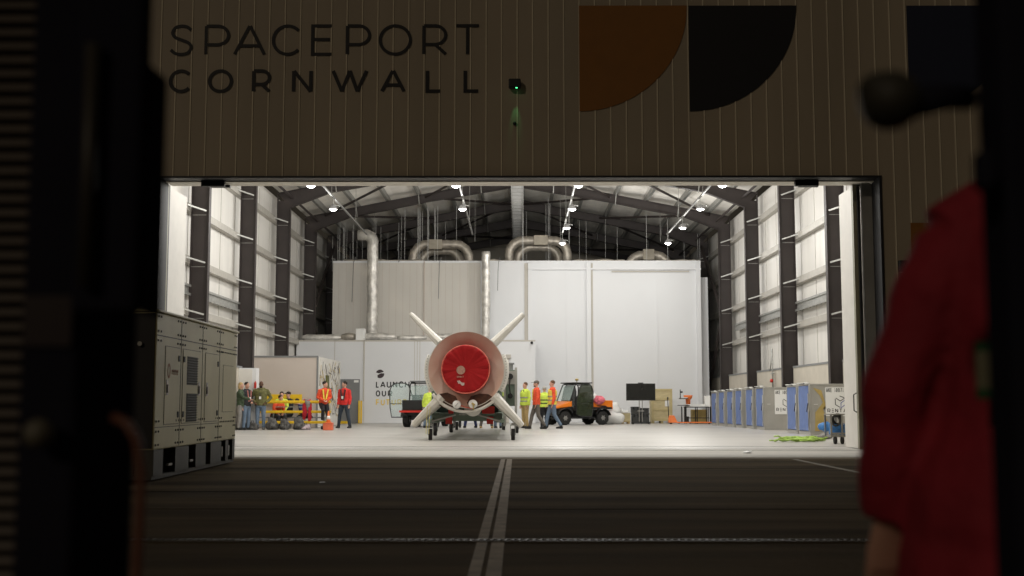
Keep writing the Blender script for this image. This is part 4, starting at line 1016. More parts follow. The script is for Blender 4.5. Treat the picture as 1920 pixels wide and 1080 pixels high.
bag(573,.20,.32,'small pale pink bag beside the largest grey backpack',cl('pale_pink_cloth',(.42,.34,.36)))
# orange cone and box
q=gnd(615.5,806.8); m=MB(); m.box(-.17,.17,-.15,.15,.005,.24); m.box(-.18,.18,-.16,.16,.241,.27); o=m.build('orange_crate',mat('faded_orange_plastic',(.70,.15,.07),.5,var=.15),bevel=.012); o.location=(q.x,q.y,0); tag(o,'square orange plastic crate at the right end of the yellow barrier','crate')
g=empty('traffic_cone',(q.x+.0,q.y+.0,.272),0,'orange traffic cone standing on the orange crate','cone')
m=MB(); m.box(-.11,.11,-.11,.11,0,.02); m.build('base',M_orange,g); m=MB(); m.lathe([(.085,.021),(.07,.12),(.05,.25),(.025,.42),(.015,.43)],(0,0,0),'Z',20); m.build('cone_body',M_orange,g,True); m=MB(); m.lathe([(.073,.121),(.054,.249)],(0,0,0),'Z',20); m.build('stripe',M_sign,g,True)

# ================================================================== UTILITY VEHICLES
def utv(loc,rz,label,paint,open_door,box_load=False):
    g=empty('utility_vehicle',loc,rz,label,'utility vehicle')   # forward +X, left +Y
    def w_(x,y):
        k=empty('wheel',(x,y,.31)); k.parent=g
        m=MB(); prof=[(.17,-.12),(.27,-.125),(.305,-.09),(.31,0),(.305,.09),(.27,.125),(.17,.12)]
        m.lathe(prof,(0,0,0),'Y',28)
        for i in range(20):
            a=2*math.pi*i/20; m.cbox((.31*math.cos(a),.05*(1 if i%2 else -1),.31*math.sin(a)),(.03,.12,.035),ry=-a)
        m.build('tyre',M_rubber,k,True)
        m=MB(); m.lathe([(.03,-.13),(.08,-.125),(.165,-.09),(.17,.0),(.165,.09),(.08,.125),(.03,.13)],(0,0,0),'Y',20)
        for i in range(6):
            a=2*math.pi*i/6
            for s in (-1,1): m.cbox((.10*math.cos(a),s*.128,.10*math.sin(a)),(.05,.02,.02),ry=-a)
        m.build('rim',M_chrome,k,True)
    for x in (1.0,-.95):
        for y in (-.6,.6): w_(x,y)
    m=MB(); m.box(-1.25,1.1,-.35,.35,.30,.46); m.box(-.55,.65,-.68,.68,.28,.36); m.build('chassis',M_blackpl,g,bevel=.015)
    m=MB()
    m.hexa([(.62,-.66,.82),(1.42,-.5,.72),(1.42,.5,.72),(.62,.66,.82),(.62,-.66,1.08),(1.38,-.48,.84),(1.38,.48,.84),(.62,.66,1.08)])
    m.build('bonnet',paint,g,bevel=.04)
    m=MB(); m.hexa([(.55,-.5,.47),(1.38,-.42,.5),(1.38,.42,.5),(.55,.5,.47),(.55,-.64,.819),(1.40,-.48,.719),(1.40,.48,.719),(.55,.64,.819)]); m.build('front_cladding',M_blackpl,g,bevel=.02)
    m=MB(); m.box(1.40,1.50,-.5,.5,.42,.66); m.build('bumper',M_blackpl,g,bevel=.03)
    for s in (-1,1):
        m=MB(); m.cbox((1.40,s*.36,.74),(.06,.16,.10)); m.build('headlight',M_sign,g,bevel=.02)
        for x in (1.0,-.95):
            m=MB(); ps=[(x+.40*math.cos(R(t)),s*.62,.33+.40*math.sin(R(t))) for t in range(15,166,15)]
            m.sweep(ps,[(.16,.018)]*len(ps),8); m.build('mudguard',M_blackpl,g,True)
    m=MB(); m.box(-1.45,-.42,-.66,.66,.70,.745); m.box(-1.45,-.42,-.69,-.661,.80,1.10); m.box(-1.45,-.42,.661,.69,.80,1.10); m.box(-.45,-.42,-.66,.66,.746,1.10)
    m.build('cargo_bed',paint,g,bevel=.01)
    m=MB(); m.box(-1.50,-1.455,-.66,.66,.70,1.10); m.build('tailgate',paint if box_load else M_blackpl,g,bevel=.01)
    m=MB(); 
    for s in (-1,1):
        m.prism([(-1.2,.80),(-1.1,.865),(-.7,.875),(-.6,.85),(-.9,.80)],lambda u,v:Vector((u,s*.694,v)),lambda u,v:Vector((u,s*.691,v)))
    m.build('bed_badge',M_ink,g)
    m=MB(); m.box(-1.30,-.5,-.5,.5,.47,.69); m.box(-1.44,-.43,-.685,-.662,.701,.798); m.box(-1.44,-.43,.662,.685,.701,.798); m.box(-.40,-.15,-.66,.66,.37,.72); m.build('engine_bay',M_blackpl,g,bevel=.02)
    for s in (-1,1):
        m=MB(); m.box(-.2,.25,s*.32-.25,s*.32+.25,.62,.78); m.hexa([(-.28,s*.32-.24,.78),(-.14,s*.32-.24,.78),(-.14,s*.32+.24,.78),(-.28,s*.32+.24,.78),(-.38,s*.32-.22,1.3),(-.28,s*.32-.22,1.3),(-.28,s*.32+.22,1.3),(-.38,s*.32+.22,1.3)])
        m.build('seat',M_charc if 'M_charc' in globals() else M_bag,g,bevel=.03)
    m=MB()
    for s in (-1,1):
        m.sweep([(.70,s*.62,1.05),(.42,s*.58,1.78),(.30,s*.57,1.84),(-.32,s*.57,1.84),(-.42,s*.60,1.72),(-.42,s*.64,.72)],.028,8)
    for x,z in ((.36,1.82),(-.38,1.80)): m.cyl((x,-.57,z),(x,.57,z),.025,8)
    m.cyl((-.41,-.62,1.3),(-.41,.62,1.3),.02,8)
    m.build('roll_cage',M_blackpl,g,True)
    m=MB(); m.box(-.48,.52,-.62,.62,1.86,1.91); m.build('roof',M_greydoor if not box_load else M_blackpl,g,bevel=.03)
    m=MB(); m.hexa([(.69,-.58,1.1),(.70,-.58,1.1),(.70,.58,1.1),(.69,.58,1.1),(.41,-.55,1.76),(.42,-.55,1.76),(.42,.55,1.76),(.41,.55,1.76)]); m.build('windscreen',M_glass,g)
    m=MB(); m.box(-.45,-.435,-.56,.56,.98,1.7); m.build('rear_window',M_glass,g)
    m=MB(); m.cyl((.55,.32,1.05),(.38,.32,1.18),.02,6); m.sweep([(.36+.04*math.sin(R(t)),.32+.16*math.cos(R(t)),1.18+.15*math.sin(R(t))) for t in range(0,360,30)],.014,6,closed=True); m.build('steering_wheel',M_blackpl,g,True)
    m=MB(); m.cyl((.0,.0,1.912),(.0,.0,1.99),.02,8); m.lathe([(.03,1.991),(.07,2.0),(.085,2.05),(.05,2.09)],(0,0,0),'Z',14); m.build('beacon',M_gold,g,True)
    # doors, hinged at front pillar and swung open
    for s,an in open_door:
        dg=empty('door',((.42 if box_load else .68),s*.68,0),s*-1*an); dg.parent=g
        dw=.74 if box_load else 1.0; ol=[(a*dw,b) for a,b in [(0,.45),(-.15,.42),(-.35,.38),(-.95,.38),(-1.02,.8),(-1.04,1.5),(-.95,1.72),(-.80,1.82),(-.36,1.82),(-.22,1.68),(.0,1.08)]]
        m=MB(); m.sweep([(a,0,b) for a,b in ol],.022,8,closed=True); m.build('door_frame',M_blackpl,dg,True)
        m=MB(); m.prism([(a*.97-.01,.4+(b-.4)*.98) for a,b in ol],lambda u,v:Vector((u,-.004,v)),lambda u,v:Vector((u,.004,v))); m.build('door_glass',M_glass if not box_load else mat('smoky_door',(.03,.04,.02),.15,var=.2,alpha=.68),dg)
        m=MB(); m.cyl((-.02,0,.95),(-1.02*dw,0,.95),.016,6); m.build('door_bar',M_blackpl,dg,True)
    return g
q=gnd(1082,796.5); u1=utv((q.x,q.y,.004),R(207),'orange utility buggy with a loaded cargo bed and dark open door, right of the group',M_utvo,[(1,R(20)),(-1,0)],True)
q=gnd(791,801); utv((q.x+.1,q.y+1.0,.004),R(82),'black utility buggy with glass door swung open before the slogan wall',M_blackpl,[(1,R(78))],False)
u2=[o for o in bpy.data.objects if o.name.startswith('utility_vehicle')][-1]
m=MB(); m.box(-1.56,-1.51,-.78,.78,.60,.68); m.build('red_bar',M_redp,u2)
# load in the orange buggy
def lump(name,px,py,Y,r,ma,label,cat,seed=0,flat=.7,nz=.35):
    q=at(px,py,Y); m=MB(); m.ell((0,0,0),(r,r*.8,r*flat),18,12); o=m.build(name,ma,None,True)
    for v in o.data.vertices: v.co*=1+nz*noise.noise(v.co*(1.6/r)+Vector((seed,0,0)))+nz*.4*noise.noise(v.co*(4/r)+Vector((0,seed,0)))
    o.location=q; return tag(o,label,cat)
uy=u1.location.y; 
lump('plastic_bag',1107,744,uy-.2,.32,M_plastic,'white plastic bag heaped in the orange buggy cargo bed','bag',3)
lump('plastic_bag',1122,750,uy-.3,.27,cl('pink_bag',(.62,.14,.18),.5),'pink and white bag in the orange buggy cargo bed','bag',8)
lump('cloth_bundle',1098,740,uy-.0,.24,cl('brown_bundle',(.20,.09,.06)),'dark red brown bundle on top of the buggy load','bundle',5,.5)
lump('plastic_sack',1149,768,54.8,.40,M_plastic,'rounded upper part of white sack behind the orange buggy','sack',12,.9)
o=lump('plastic_sack',1146,784,54.6,.55,M_plastic,'large crumpled white plastic sheet on floor behind the orange buggy','plastic sheet',15,.55)
o.location.z=.30
lump('blue_knot',1140,756,54.3,.12,M_bluebag,'small blue plastic knot above the white sack','bag',4)

# ================================================================== RIGHT BACK WALL ITEMS
def boxthing(name,pxa,pxb,ytop,Y,dp,ma,label,cat,z0=.01,bev=.01):
    a=at(pxa,ytop,Y); b=at(pxb,ytop,Y); m=MB(); w2=(b.x-a.x)/2; m.box(-w2,w2,0,dp,z0,a.z); o=m.build(name,ma,bevel=bev); o.location=((a.x+b.x)/2,Y,0); return tag(o,label,cat)
# cardboard box on pallet
Y=56.0; a=at(1153,774,Y); b=at(1182,774,Y); g=empty('open_box',((a.x+b.x)/2,Y,0),0,'open tan box on a pallet filled with white wrap, left of the television','box'); w2=(b.x-a.x)/2
m=MB(); m.box(-w2,w2,0,.03,.12,a.z); m.box(-w2,w2,.67,.7,.12,a.z); m.box(-w2,-w2+.03,.03,.67,.12,a.z); m.box(w2-.03,w2,.03,.67,.12,a.z); m.box(-w2+.03,w2-.03,.03,.67,.12,.15); m.build('carton',M_wood,g)
m=MB(); m.hexa([(-w2,-.002,a.z),(w2,-.002,a.z),(w2,-.0,a.z+.002),(-w2,0,a.z+.002),(-w2,-.03,a.z-.02),(w2,-.03,a.z-.02),(w2,.03,a.z+.01),(-w2,.03,a.z+.01)]); m.build('flap',M_board,g)
m=MB()
for x in (-w2+.08,0,w2-.08): m.box(x-.05,x+.05,.0,.7,.0,.085)
m.box(-w2,w2,0,.7,.086,.119); m.build('pallet',M_card,g)
lump('white_wrap',1168,773,56.3,.28,M_plastic,'crumpled white wrap spilling from the open tan box','wrap',21,.5)
# dark cases
for i,(pa,pb,yt,yb_,lab) in enumerate(((1184,1200,762.5,773.5,'dark grey plastic case, upper left of the stack behind the television stand'),(1201,1217,765,773.5,'dark grey plastic case, upper right of the stack behind the television stand'),(1185,1200.5,774,788,'dark grey plastic case, lower left of the stack behind the television stand'),(1201.5,1217.5,774,788,'dark grey plastic case, lower right of the stack behind the television stand'))):
    Y=56.3; a=at(pa,yt,Y); b=at(pb,yb_,Y); zz=max(.005,b.z) if i<2 else .005; 
    m=MB(); w2=(b.x-a.x)/2
    hz=a.z
    if i<2: zz=at(0,774,Y).z+.004
    else: hz=at(0,774,Y).z
    g=empty('plastic_case',((a.x+b.x)/2,Y,zz),0,lab,'case','dark cases stacked behind the television stand')
    m.box(-w2,w2,0,.5,0,(hz-zz)*.74); m.build('box',mat('case_grey',(.055,.057,.055),.5),g,bevel=.02); m=MB(); m.box(-w2-.01,w2+.01,-.01,.51,(hz-zz)*.75,hz-zz); m.build('lid',MATS['case_grey'],g,bevel=.015)
    m=MB()
    for x in (-w2*.5,w2*.5): m.box(x-.03,x+.03,-.03,-.011,(hz-zz)*.6,(hz-zz)*.9)
    m.build('latch',M_blackpl,g)
# television on stand
Y=55.0; a=at(1174,719,Y); b=at(1229,751,Y); xc=(a.x+b.x)/2; g=empty('television',(xc,Y,0),0,'large black television on a wheeled floor stand by the white wall','television')
w2=(b.x-a.x)/2; m=MB(); m.box(-w2,w2,0,.06,b.z,a.z); m.build('bezel',M_blackpl,g,bevel=.008)
m=MB(); m.box(-w2+.02,w2-.02,-.004,-.0005,b.z+.04,a.z-.02); m.build('screen',mat('tv_screen',(.012,.012,.010),.25,var=.05),g)
m=MB(); m.box(-.12,.12,.0,.05,a.z+.001,a.z+.04); m.build('camera_bar',M_blackpl,g)
for x in (-.07,.07): m=MB(); m.cyl((x,.09,.12),(x,.09,b.z+.3),.02,8); m.build('column',M_chrome,g)
m=MB(); m.box(-.14,.14,-.02,.2,.60,.63); m.build('shelf',M_alu,g)
m=MB(); m.box(-.40,.40,.06,.12,.09,.12); 
for x in (-.38,.38): m.box(x-.03,x+.03,-.3,.4,.09,.12)
m.build('base',M_blackpl,g)
for x in (-.38,.38):
    for y in (-.26,.36): m=MB(); m.cyl((x-.02,y,.043),(x+.02,y,.043),.042,12); m.build('caster',M_rubber,g,True)
# tall plywood crate
Y=57.2; a=at(1221,729,Y); b=at(1261,788,Y); g=empty('plywood_crate',((a.x+b.x)/2,Y,0),0,'tall plywood shipping crate against the white wall','crate'); w2=(b.x-a.x)/2
m=MB(); m.box(-w2,w2,0,.8,.12,a.z); m.build('panel',M_wood,g)
m=MB(); M_batt=mat('crate_batten',(.48,.40,.21),.7,var=.12,scale=3)
for x in (-w2,w2-.1): m.box(x,x+.1,-.03,-.001,.12,a.z)
for z in (.12,.62,1.12,a.z-.1): m.box(-w2+.101,w2-.101,-.03,-.001,z,z+.09)
m.build('battens',M_batt,g)
m=MB()
for x in (-w2+.08,0,w2-.08): m.box(x-.06,x+.06,0,.8,.0,.119)
m.build('skid',M_batt,g); m=MB(); m.box(w2-.36,w2-.16,-.034,-.031,.82,1.10); m.build('label_sheet',M_sign,g)
# pallet jack
Y=55.6; q=at(1258,790,Y); g=empty('pallet_jack',(q.x,Y,0),0,'orange pallet jack with its black handle upright before the plywood crate','pallet jack')
m=MB(); m.hexa([(-.12,-.2,.06),(.30,-.2,.06),(.30,.2,.06),(-.12,.2,.06),(-.10,-.16,.40),(.14,-.16,.40),(.14,.16,.40),(-.10,.16,.40)]); m.build('housing',M_orange,g,bevel=.02)
for y in (-.24,.14): m=MB(); m.box(.25,1.95,y,y+.12,.05,.10); m.build('fork',M_orange,g,bevel=.01)
m=MB(); m.cyl((-.1,0,.3),(-.14,0,1.12),.02,8); m.sweep([(-.14,-.14,1.15),(-.14,-.16,1.25),(-.14,.16,1.25),(-.14,.14,1.15)],.016,8,closed=True); m.build('handle',M_blackpl,g,True)
for x in (.0,1.8): m=MB(); m.cyl((x,-.08,.05),(x,.08,.05),.05,12); m.build('wheel',M_rubber,g,True)
# workbench & things
Y=56.2; a=at(1283,763,Y); b=at(1328,763,Y); g=empty('work_table',((a.x+b.x)/2,Y,0),0,'black framed work table piled with white papers near the blue curtained containers','table'); w2=(b.x-a.x)/2
m=MB(); m.box(-w2,w2,-.3,.35,a.z-.03,a.z+.01); m.build('tabletop',M_blackpl,g)
for x in (-w2+.05,.0,w2-.05):
    m=MB(); m.box(x-.025,x+.025,-.28,.33,.01,a.z-.031) if False else m.cyl((x,-.25,.01),(x,-.25,a.z-.031),.025,6); m.cyl((x,.3,.01),(x,.3,a.z-.031),.025,6); m.build('leg',M_blackpl,g)
m=MB(); m.box(-w2,w2,-.27,-.23,.26,.30); m.build('stretcher',M_blackpl,g)
for i,(px,ww) in enumerate(((1291,.20),(1302,.28),(1316,.24),(1325,.18))):
    q=at(px,760,Y); m=MB(); m.cbox((0,0,.05),(ww*1.6,.4,.09),rz=rnd.uniform(-.3,.3)); m.cbox((.03,0,.105),(ww*1.2,.3,.02),rz=rnd.uniform(-.5,.5)); o=m.build('paper_pile',M_sign); o.location=(q.x,Y,a.z+.011); tag(o,['leftmost pile of white papers on the work table','second pile of white papers on the work table','third pile of white papers on the work table','rightmost pile of white papers on the work table'][i],'papers','paper piles on the work table')
q=at(1307,780,56.7); boxthing('cardboard_box',1298,1326,768,56.75,.6,mat('brown_board',(.36,.27,.10),.75,var=.2),'large brown cardboard box behind the work table','box')
g=empty('computer_stand',(at(1281,790,55.9).x,55.9,0),0,'black wheeled computer stand with a small keyboard shelf','stand')
for x in (-.06,.10): m=MB(); m.cyl((x,0,.08),(x,0,at(0,762,55.9).z),.03,8); m.build('column',M_blackpl,g)
m=MB(); m.box(-.25,.35,-.2,.2,.06,.1); m.build('base',M_blackpl,g); m=MB(); m.box(-.25,.3,-.15,.15,.86,.89); m.box(-.16,.22,-.2,.2,1.17,1.21); m.build('shelf',M_blackpl,g)
m=MB(); m.cyl((-.12,.0,1.211),(-.12,.0,1.62),.02,8); m.cbox((-.06,0,1.5),(.1,.05,.08)); m.build('bracket_arm',M_blackpl,g)
m=MB(); m.box(-.10,.2,-.15,.15,1.211,1.25); m.build('keyboard',M_sign,g); m=MB(); m.box(.12,.26,-.12,.12,.101,.35); m.build('power_unit',M_blackpl,g)
for x in (-.22,.3):
    m=MB(); m.cyl((x-.02,-.15,.03),(x+.02,-.15,.03),.03,10); m.build('caster',M_rubber,g,True)
g=empty('orange_tub',(at(1290,742,56.3).x,56.3,a.z),0,'orange plastic item on the left end of the work table','tub')
m=MB(); m.lathe([(.10,.05),(.12,.35),(.19,.42),(.22,.55),(.2,.56)],(0,0,0),'Z',16); m.build('tub_body',M_orange,g,True); m=MB(); m.box(-.15,.1,-.14,-.08,.40,.42); m.build('handle',M_orange,g)
boxthing('white_carton',1322,1332,742,56.4,.4,M_sign,'upright white carton on right end of the work table','carton',z0=a.z+.012)
# cradle side boxes far right of low room: white board leaning
# ================================================================== CONTAINERS
def uld(corner_px, base_py, dep, wid, rz, hgt, label, sign=None, gold=False, xfix=None):
    if xfix: loc=Vector((xfix[0],xfix[1],0))
    else: loc=gnd(corner_px,base_py)
    g=empty('air_cargo_container',(loc.x,loc.y,0),rz,label,'container','aluminium air cargo containers with blue curtains')
    # local: x to the right (sign side at y=0 faces camera), y into depth; curtain face at x=0
    m=MB(); m.use(M_alu); m.box(.0,wid,.0,dep,.0,.11); m.box(.04,wid-.01,.01,dep-.03,.111,hgt-.05); m.box(0,wid,0,dep,hgt-.05,hgt)
    for y in (0,dep-.11): m.box(-.012,.039,y,y+.11,.111,hgt-.051)
    m.build('shell',None,g,bevel=.008)
    m=MB(); n=16
    A=[]
    for i in range(n+1):
        y=.13+(dep-.26)*i/n; row=[]
        for k in range(9):
            z=.14+(hgt-.22)*k/8; row.append(m.v((-.006-.014*abs(math.sin(i*1.3+k*.5))-.01*noise.noise(Vector((y*5,z*3,corner_px))),y,z)))
        A.append(row)
    for P_,Q_ in zip(A,A[1:]):
        for k in range(8): m.face([P_[k],Q_[k],Q_[k+1],P_[k+1]])
    m.box(.0,.035,.12,dep-.12,.13,hgt-.06)
    m.build('curtain',M_blue,g,True)
    m=MB(); m.use(MATS['dull_plastic'] if 'dull_plastic' in MATS else M_alu); m.bar((-.03,.07,.25),(-.03,.07,hgt-.3),.07,.02,up=(1,0,0)); m.bar((-.035,.10,.15),(-.035,.02,.75),.05,.01,up=(1,0,0)); m.build('door_strap',None,g)
    m=MB(); m.bar((-.045,.25,.72),(-.045,.05,.98),.04,.02,up=(1,0,0)); m.build('pull_strap',M_ink,g)
    m=MB(); m.sweep([(-.02,.1,hgt+.0),(.01,dep*.3,hgt+.04),(-.01,dep*.6,hgt+.02),(0,dep-.1,hgt+.03)],[(.08,.02)]*4,8); m.build('top_cover',mat('dull_plastic',(.5,.5,.47),.5,var=.15),g,True)
    if sign:
        sx0=sign; 
        m=MB(); m.box(sx0,wid-.0,-.008,-.001,hgt-.99,hgt-.11); sg=m.build('sign_panel',M_sign,g)
        F=lambda x,z,h: Vector((x,-.009-h,z))
        m=MB(); word(m,'AKE 10071 S',sx0+.03,hgt-.26,.13,.017,F,wd=.37,gap=.13,depth=.002); m.build('lettering',M_ink,sg)
        m=MB(); word(m,'ReNTAP',sx0+.05,hgt-.88,.12,.02,F,wd=.78,gap=.28,depth=.002); m.build('lettering',M_ink,sg)
        cx,cz=sx0+.45,hgt-.55; m=MB(); s_=.175
        hx=lambda a,r=s_:(cx+r*1.0*math.cos(R(a)),cz+r*math.sin(R(a)))
        ribbon(m,[hx(150),hx(210),hx(268)],.022,F,.002,0); ribbon(m,[hx(140),(cx,cz+.02),hx(38)],.022,F,.002,1); ribbon(m,[hx(95),hx(45)],.022,F,.002,2); m.build('logo',M_ink,sg)
        m=MB(); ribbon(m,[(cx+.02,cz-.04),hx(22),hx(-30),(cx+.02,cz-.19),(cx+.02,cz-.04)],.022,F,.002,0); m.build('logo',M_inkblue,sg)
    if gold:
        m=MB(); m.prism([(.10,hgt-.12),(.36,hgt-.2),(.52,hgt-.75),(.50,.95),(.40,.80),(.62,.15),(.14,.13),(.16,.7),(.40,1.0),(.32,1.2)],lambda u,v:Vector((u,-.006,v)),lambda u,v:Vector((u,-.001,v))); m.build('gold_reflection',M_gold,g)  # gold reflection painted on the side as a flat patch
    m=MB(); m.box(.12,.24,-.02,-.0005,.94,.955); m.build('slot',M_sign,g)
    return g
uld(1520,816.5,1.5,1.5,0,1.58,'nearest curtained air container at right with full sign and painted gold reflection',sign=.48,gold=True)
uld(1491,813.5,1.45,1.5,0,1.56,'second curtained air container from the door, hidden by the nearest one',xfix=(9.02,38.05))
names=['third container from the door, showing half of its lettered sign','fourth curtained container along the right wall','fifth curtained container along the right wall','sixth curtained container along the right wall','seventh curtained container along the right wall','farthest blue curtained container beside the work table']
for i,(px_,wpx) in enumerate(((1429.5,15),(1409.5,14),(1389,12.5),(1372.5,11.5),(1356.5,10.5),(1342,10))):
    X0=9.02-.07*i; Y0=X0*FPX/(px_-970.0)
    uld(px_,0,1.42,(1.36 if i in (0,) else .95) if abs(Y0-44.6)>1.6 and abs(Y0-51.35)>1.6 else .95,0,1.57-.02*i,names[i],sign=.40 if i==0 else None,xfix=(X0,Y0))
q=gnd(1465,807); 
m=MB(); m.prism([(9.02+.66,.30),(9.02+.78,.30),(9.02+.78,.52),(9.02+.66,.52)],lambda u,v:Vector((u,43.2-.18,v)),lambda u,v:Vector((u,43.1-.0,v))); 
m.bm.free()
# lime lashing net on floor
m=MB()
for i in range(26):
    a=gnd(rnd.uniform(1462,1535),rnd.uniform(823,830)); pts=[]; n=7; an=rnd.uniform(-.5,.5)
    for k in range(n): pts.append((a.x+(k-3)*.11*math.cos(an),a.y+(k-3)*.11*math.sin(an)+.05*math.sin(k+i),.03+.05*rnd.random()))
    m.sweep(pts,[(.045,.02)]*n,6)
o=m.build('cargo_net',M_lime,None,True); tag(o,'heap of lime green lashing straps on the floor before the nearest container','net'); 
lump('blue_sheet',1548,800,34.6,.20,M_bluebag,'crumpled blue plastic beside the steel rack trolley','plastic',7)
lump('grey_cloth',1547,829,32.6,.20,C_greyc,'small grey cloth at the right end of the lime straps','cloth',9,.4).location.z=.08
# steel rack trolley
q=gnd(1578,833); g=empty('rack_trolley',(q.x,q.y,0),0,'steel rack trolley with grey wheels and blue coils beside the right door edge','trolley')
zt2=.70
for x in (-.24,.02,.3):
    for y in (0,.55):
        m=MB(); m.box(x-.02,x+.02,y-.02,y+.02,.16,zt2); m.build('upright',M_chrome,g)
for z in (.20,.26,zt2): m=MB(); m.box(-.26,.32,-.03,-.0205,z-.02,z+.02) if z<.6 else m.box(-.26,.32,-.03,.58,z+.001,z+.03); m.build('shelf_edge',M_chrome,g)
m=MB(); m.box(-.24,.30,.0,.54,.17,.20); m.build('deck',M_chrome,g)
for x in (-.15,.02,.22): m=MB(); m.lathe([(.03,-.03),(.085,-.03),(.095,0),(.085,.03),(.03,.03)],(x,.0,.096),'X',16); m.build('wheel',M_rubber,g,True)
q2=empty('hose_coil',(g.location.x-.03,g.location.y+.25,.205),0,'blue plastic bundle lying on the rack trolley deck','coil')
m=MB(); 
for k in range(6): m.sweep([(.18*math.cos(R(t+k*20)),.14*math.sin(R(t+k*20)),.05+.04*k+.02*math.sin(R(t*2+k*50))) for t in range(0,360,30)],.03,6,closed=True)
m.build('coil_body',M_bluebag,q2,True); m=MB(); m.bar((-.19,0,.06),(.19,.02,.28),.03,.02); m.build('tie',M_sign,q2)
m=MB()
for k in range(4): m.sweep([(.0+.10*math.cos(R(t))+.03*k,.06*k,.12*math.sin(R(t))+.015*k) for t in range(0,360,24)],.025,6,closed=True)
o=m.build('cable_reel',M_bag,None,True); o.location=(g.location.x-.10,g.location.y+.1,.56); tag(o,'dark cable coil hanging inside the rack trolley','cable coil')
# wall pipes with red caps
for i,(px,Y) in enumerate(((1390,47.5),(1538,36.4),)):
    x=10.3; m=MB(); z=at(px,700,Y).z; g=empty('wall_pipework',(x,Y,0),0,['thin grey wall pipework with a red valve between the far columns','grey wall pipework with a red valve above the nearest container'][i],'pipework','pipes with red valves on the right wall')
    m.cyl((0,0,1.5),(0,0,z+1.0),.03,8); m.cyl((0,-.3,z),(0,.3,z),.025,8); m.sweep([(0,.05,z+1.0),(-.02,.1,z+.5),(0,.5,z+.1)],.02,6); m.build('pipe',M_galv,g,True)
    m=MB(); m.cyl((-.10,0,z-.3),(0,0,z-.3),.07,12); m.build('valve',M_redp,g,True)

# ================================================================== FACADE FITTINGS
g=empty('door_beacon',(at(965,160,FY).x,FY-.05,at(965,160,FY).z),0,'small black sensor box with a glowing green light above the doorway','sensor')
m=MB(); m.box(-.13,.13,-.14,.01,-.09,.10); m.build('housing',M_trimd,g,bevel=.02)
m=MB(); m.box(.02,.06,-.12,-.09,-.10,-.091); m.build('light',M_glow,g)
l=bpy.data.lights.new('green_light','SPOT'); l.energy=5; l.color=(.15,1,.35); l.spot_size=R(24); l.spot_blend=.8; l.shadow_soft_size=.02
lo=bpy.data.objects.new('green_light',l); COL.objects.link(lo); lo.parent=g; lo.location=(.02,-.13,-.115); lo.rotation_euler=(R(15),0,0)
q=at(965,232,FY); m=MB(); m.ell((0,0,0),(.04,.05,.04),12,8); o=m.build('round_sensor',M_trimd,None,True); o.location=(q.x,FY-.04,q.z); tag(o,'tiny round black sensor below the green lit box','sensor')
q=at(1691,500,FY); g=empty('wall_light',(q.x,FY-.04,q.z),0,'small black wall fitting on the cladding right of the doorway','wall fitting')
m=MB(); m.box(-.1,.1,-.12,.005,-.12,.12); m.build('housing',M_trimd,g,bevel=.02); m=MB(); m.box(-.07,.07,-.11,-.02,-.135,-.121); m.build('lens',M_galv,g)

# ================================================================== FOREGROUND SILHOUETTES
D=1.6
def X(px,d=D): return at(px,540,d).x
def Z(py,d=D): return at(300,py,d).z
g=empty('equipment_cabinet',(X(160),D,0),0,'out of focus near black equipment cabinet close to the camera at left','cabinet')
ox=X(160)
m=MB(); m.box(X(40)-ox,X(262,D+.25)-ox,0,.25,.02,2.2); m.build('body',M_vblack,g,bevel=.01)
m=MB(); m.box(X(150)-ox,X(274,D)-ox,-.04,-.001,Z(590),2.15); m.build('front_panel',M_vblack,g,bevel=.01)
m=MB(); m.box(X(275,D)-ox,X(303,D+.06)-ox,-.02,.06,Z(590),Z(128)); m.build('side_module',M_vblack,g,bevel=.012)
m=MB(); m.cyl((X(187)-ox,-.055,Z(545)),(X(187)-ox,-.055,Z(105)),.010,10); m.build('conduit',mat('dim_brown_pipe',(.035,.03,.022),.5),g,True)
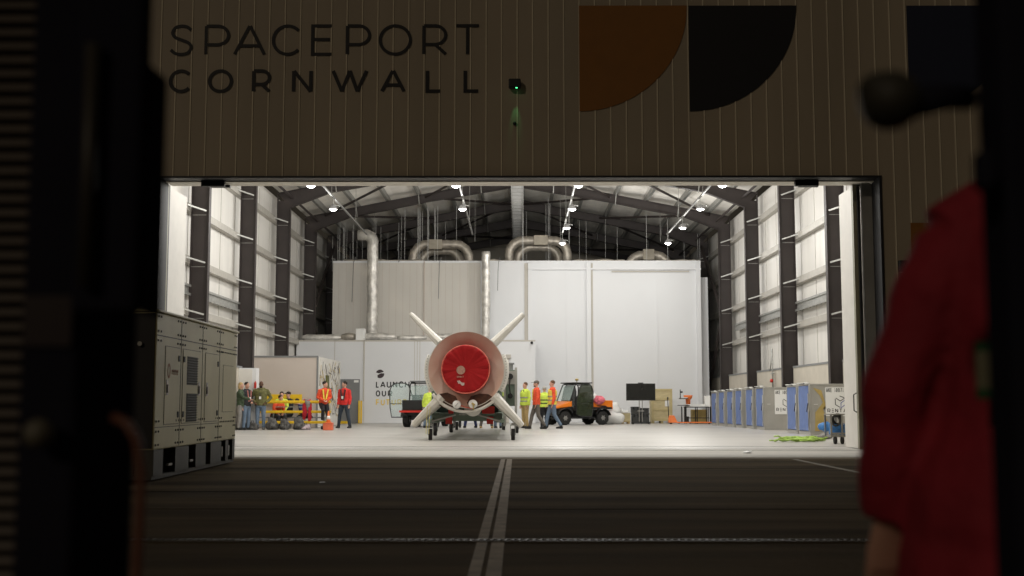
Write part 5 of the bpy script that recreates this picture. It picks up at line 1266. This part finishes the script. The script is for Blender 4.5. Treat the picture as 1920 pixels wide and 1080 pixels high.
m=MB(); m.box(X(50)-ox,X(140)-ox,-.006,-.001,Z(650),Z(555)); m.build('warning_label',mat('dull_red_label',(.012,.003,.003),.6),g)
m=MB(); m.ell((X(100)-ox,-.03,Z(812)),(.020,.02,.020),14,10); m.build('knob',mat('pale_knob',(.12,.11,.08),.5),g,True)
m=MB(); pts=[(X(240),D-.04,Z(782)),(X(268),D-.05,Z(792)),(X(287),D-.05,Z(822)),(X(297),D-.05,Z(880)),(X(297),D-.05,Z(960)),(X(293),D-.05,Z(1120)),(X(290),D-.05,.3)]
m.sweep([(a-ox,b-D,c) for a,b,c in pts],.0065,12); m.build('grab_rail',mat('rust_rail',(.16,.06,.035),.5,var=.3),g,True)
# louvred panel beyond it at far left
D2=2.2; q=at(15,400,D2); g=empty('louvred_panel',(q.x-.12,D2,0),0,'blurred ribbed pale brown panel at the extreme left edge','panel')
m=MB(); m.box(-.5,.20,.02,.05,.05,2.6); m.build('backing',M_gdark,g)
m=MB()
for i in range(66):
    z=.60+i*.027; m.cbox((-.15,.0,z),(.68,.012,.018),rx=R(-28))
m.build('slats',mat('slat_brown',(.08,.064,.05),.6),g)
# right post with rounded lamp head on a short arm
D3=1.35; g=empty('dark_post',(X(1950,D3),D3,0),0,'out of focus black upright post at the right edge of the frame','post')
ox=X(1950,D3)
m=MB(); m.box(X(1843,D3+.08)-ox,.12,0,.08,.02,2.4); m.build('post_body',M_vblack,g,bevel=.008)
m=MB(); m.box(X(1828,D3)-ox,X(1860,D3)-ox,-.03,-.001,Z(362,D3),Z(292,D3)); m.build('clamp',M_vblack,g,bevel=.006)
g2=empty('lamp_head',(X(1680,D3),D3,Z(190,D3)),0,'blurred dark rounded lamp head reaching left on an arm from the black post','lamp head')
M_lh=mat('lamp_head_brown',(.035,.032,.022),.6)
m=MB(); m.ell((0,0,0),(.036,.04,.035),18,12); m.ell((-.012,0,.012),(.026,.03,.022),14,10); m.build('head',M_lh,g2,remesh=.004)
m=MB(); m.sweep([(.02,0,-.004),(.06,0,.004),(.105,.03,.010)],[(.017,.020),(.012,.015),(.012,.014)],10); m.build('arm',M_vblack,g2,True)
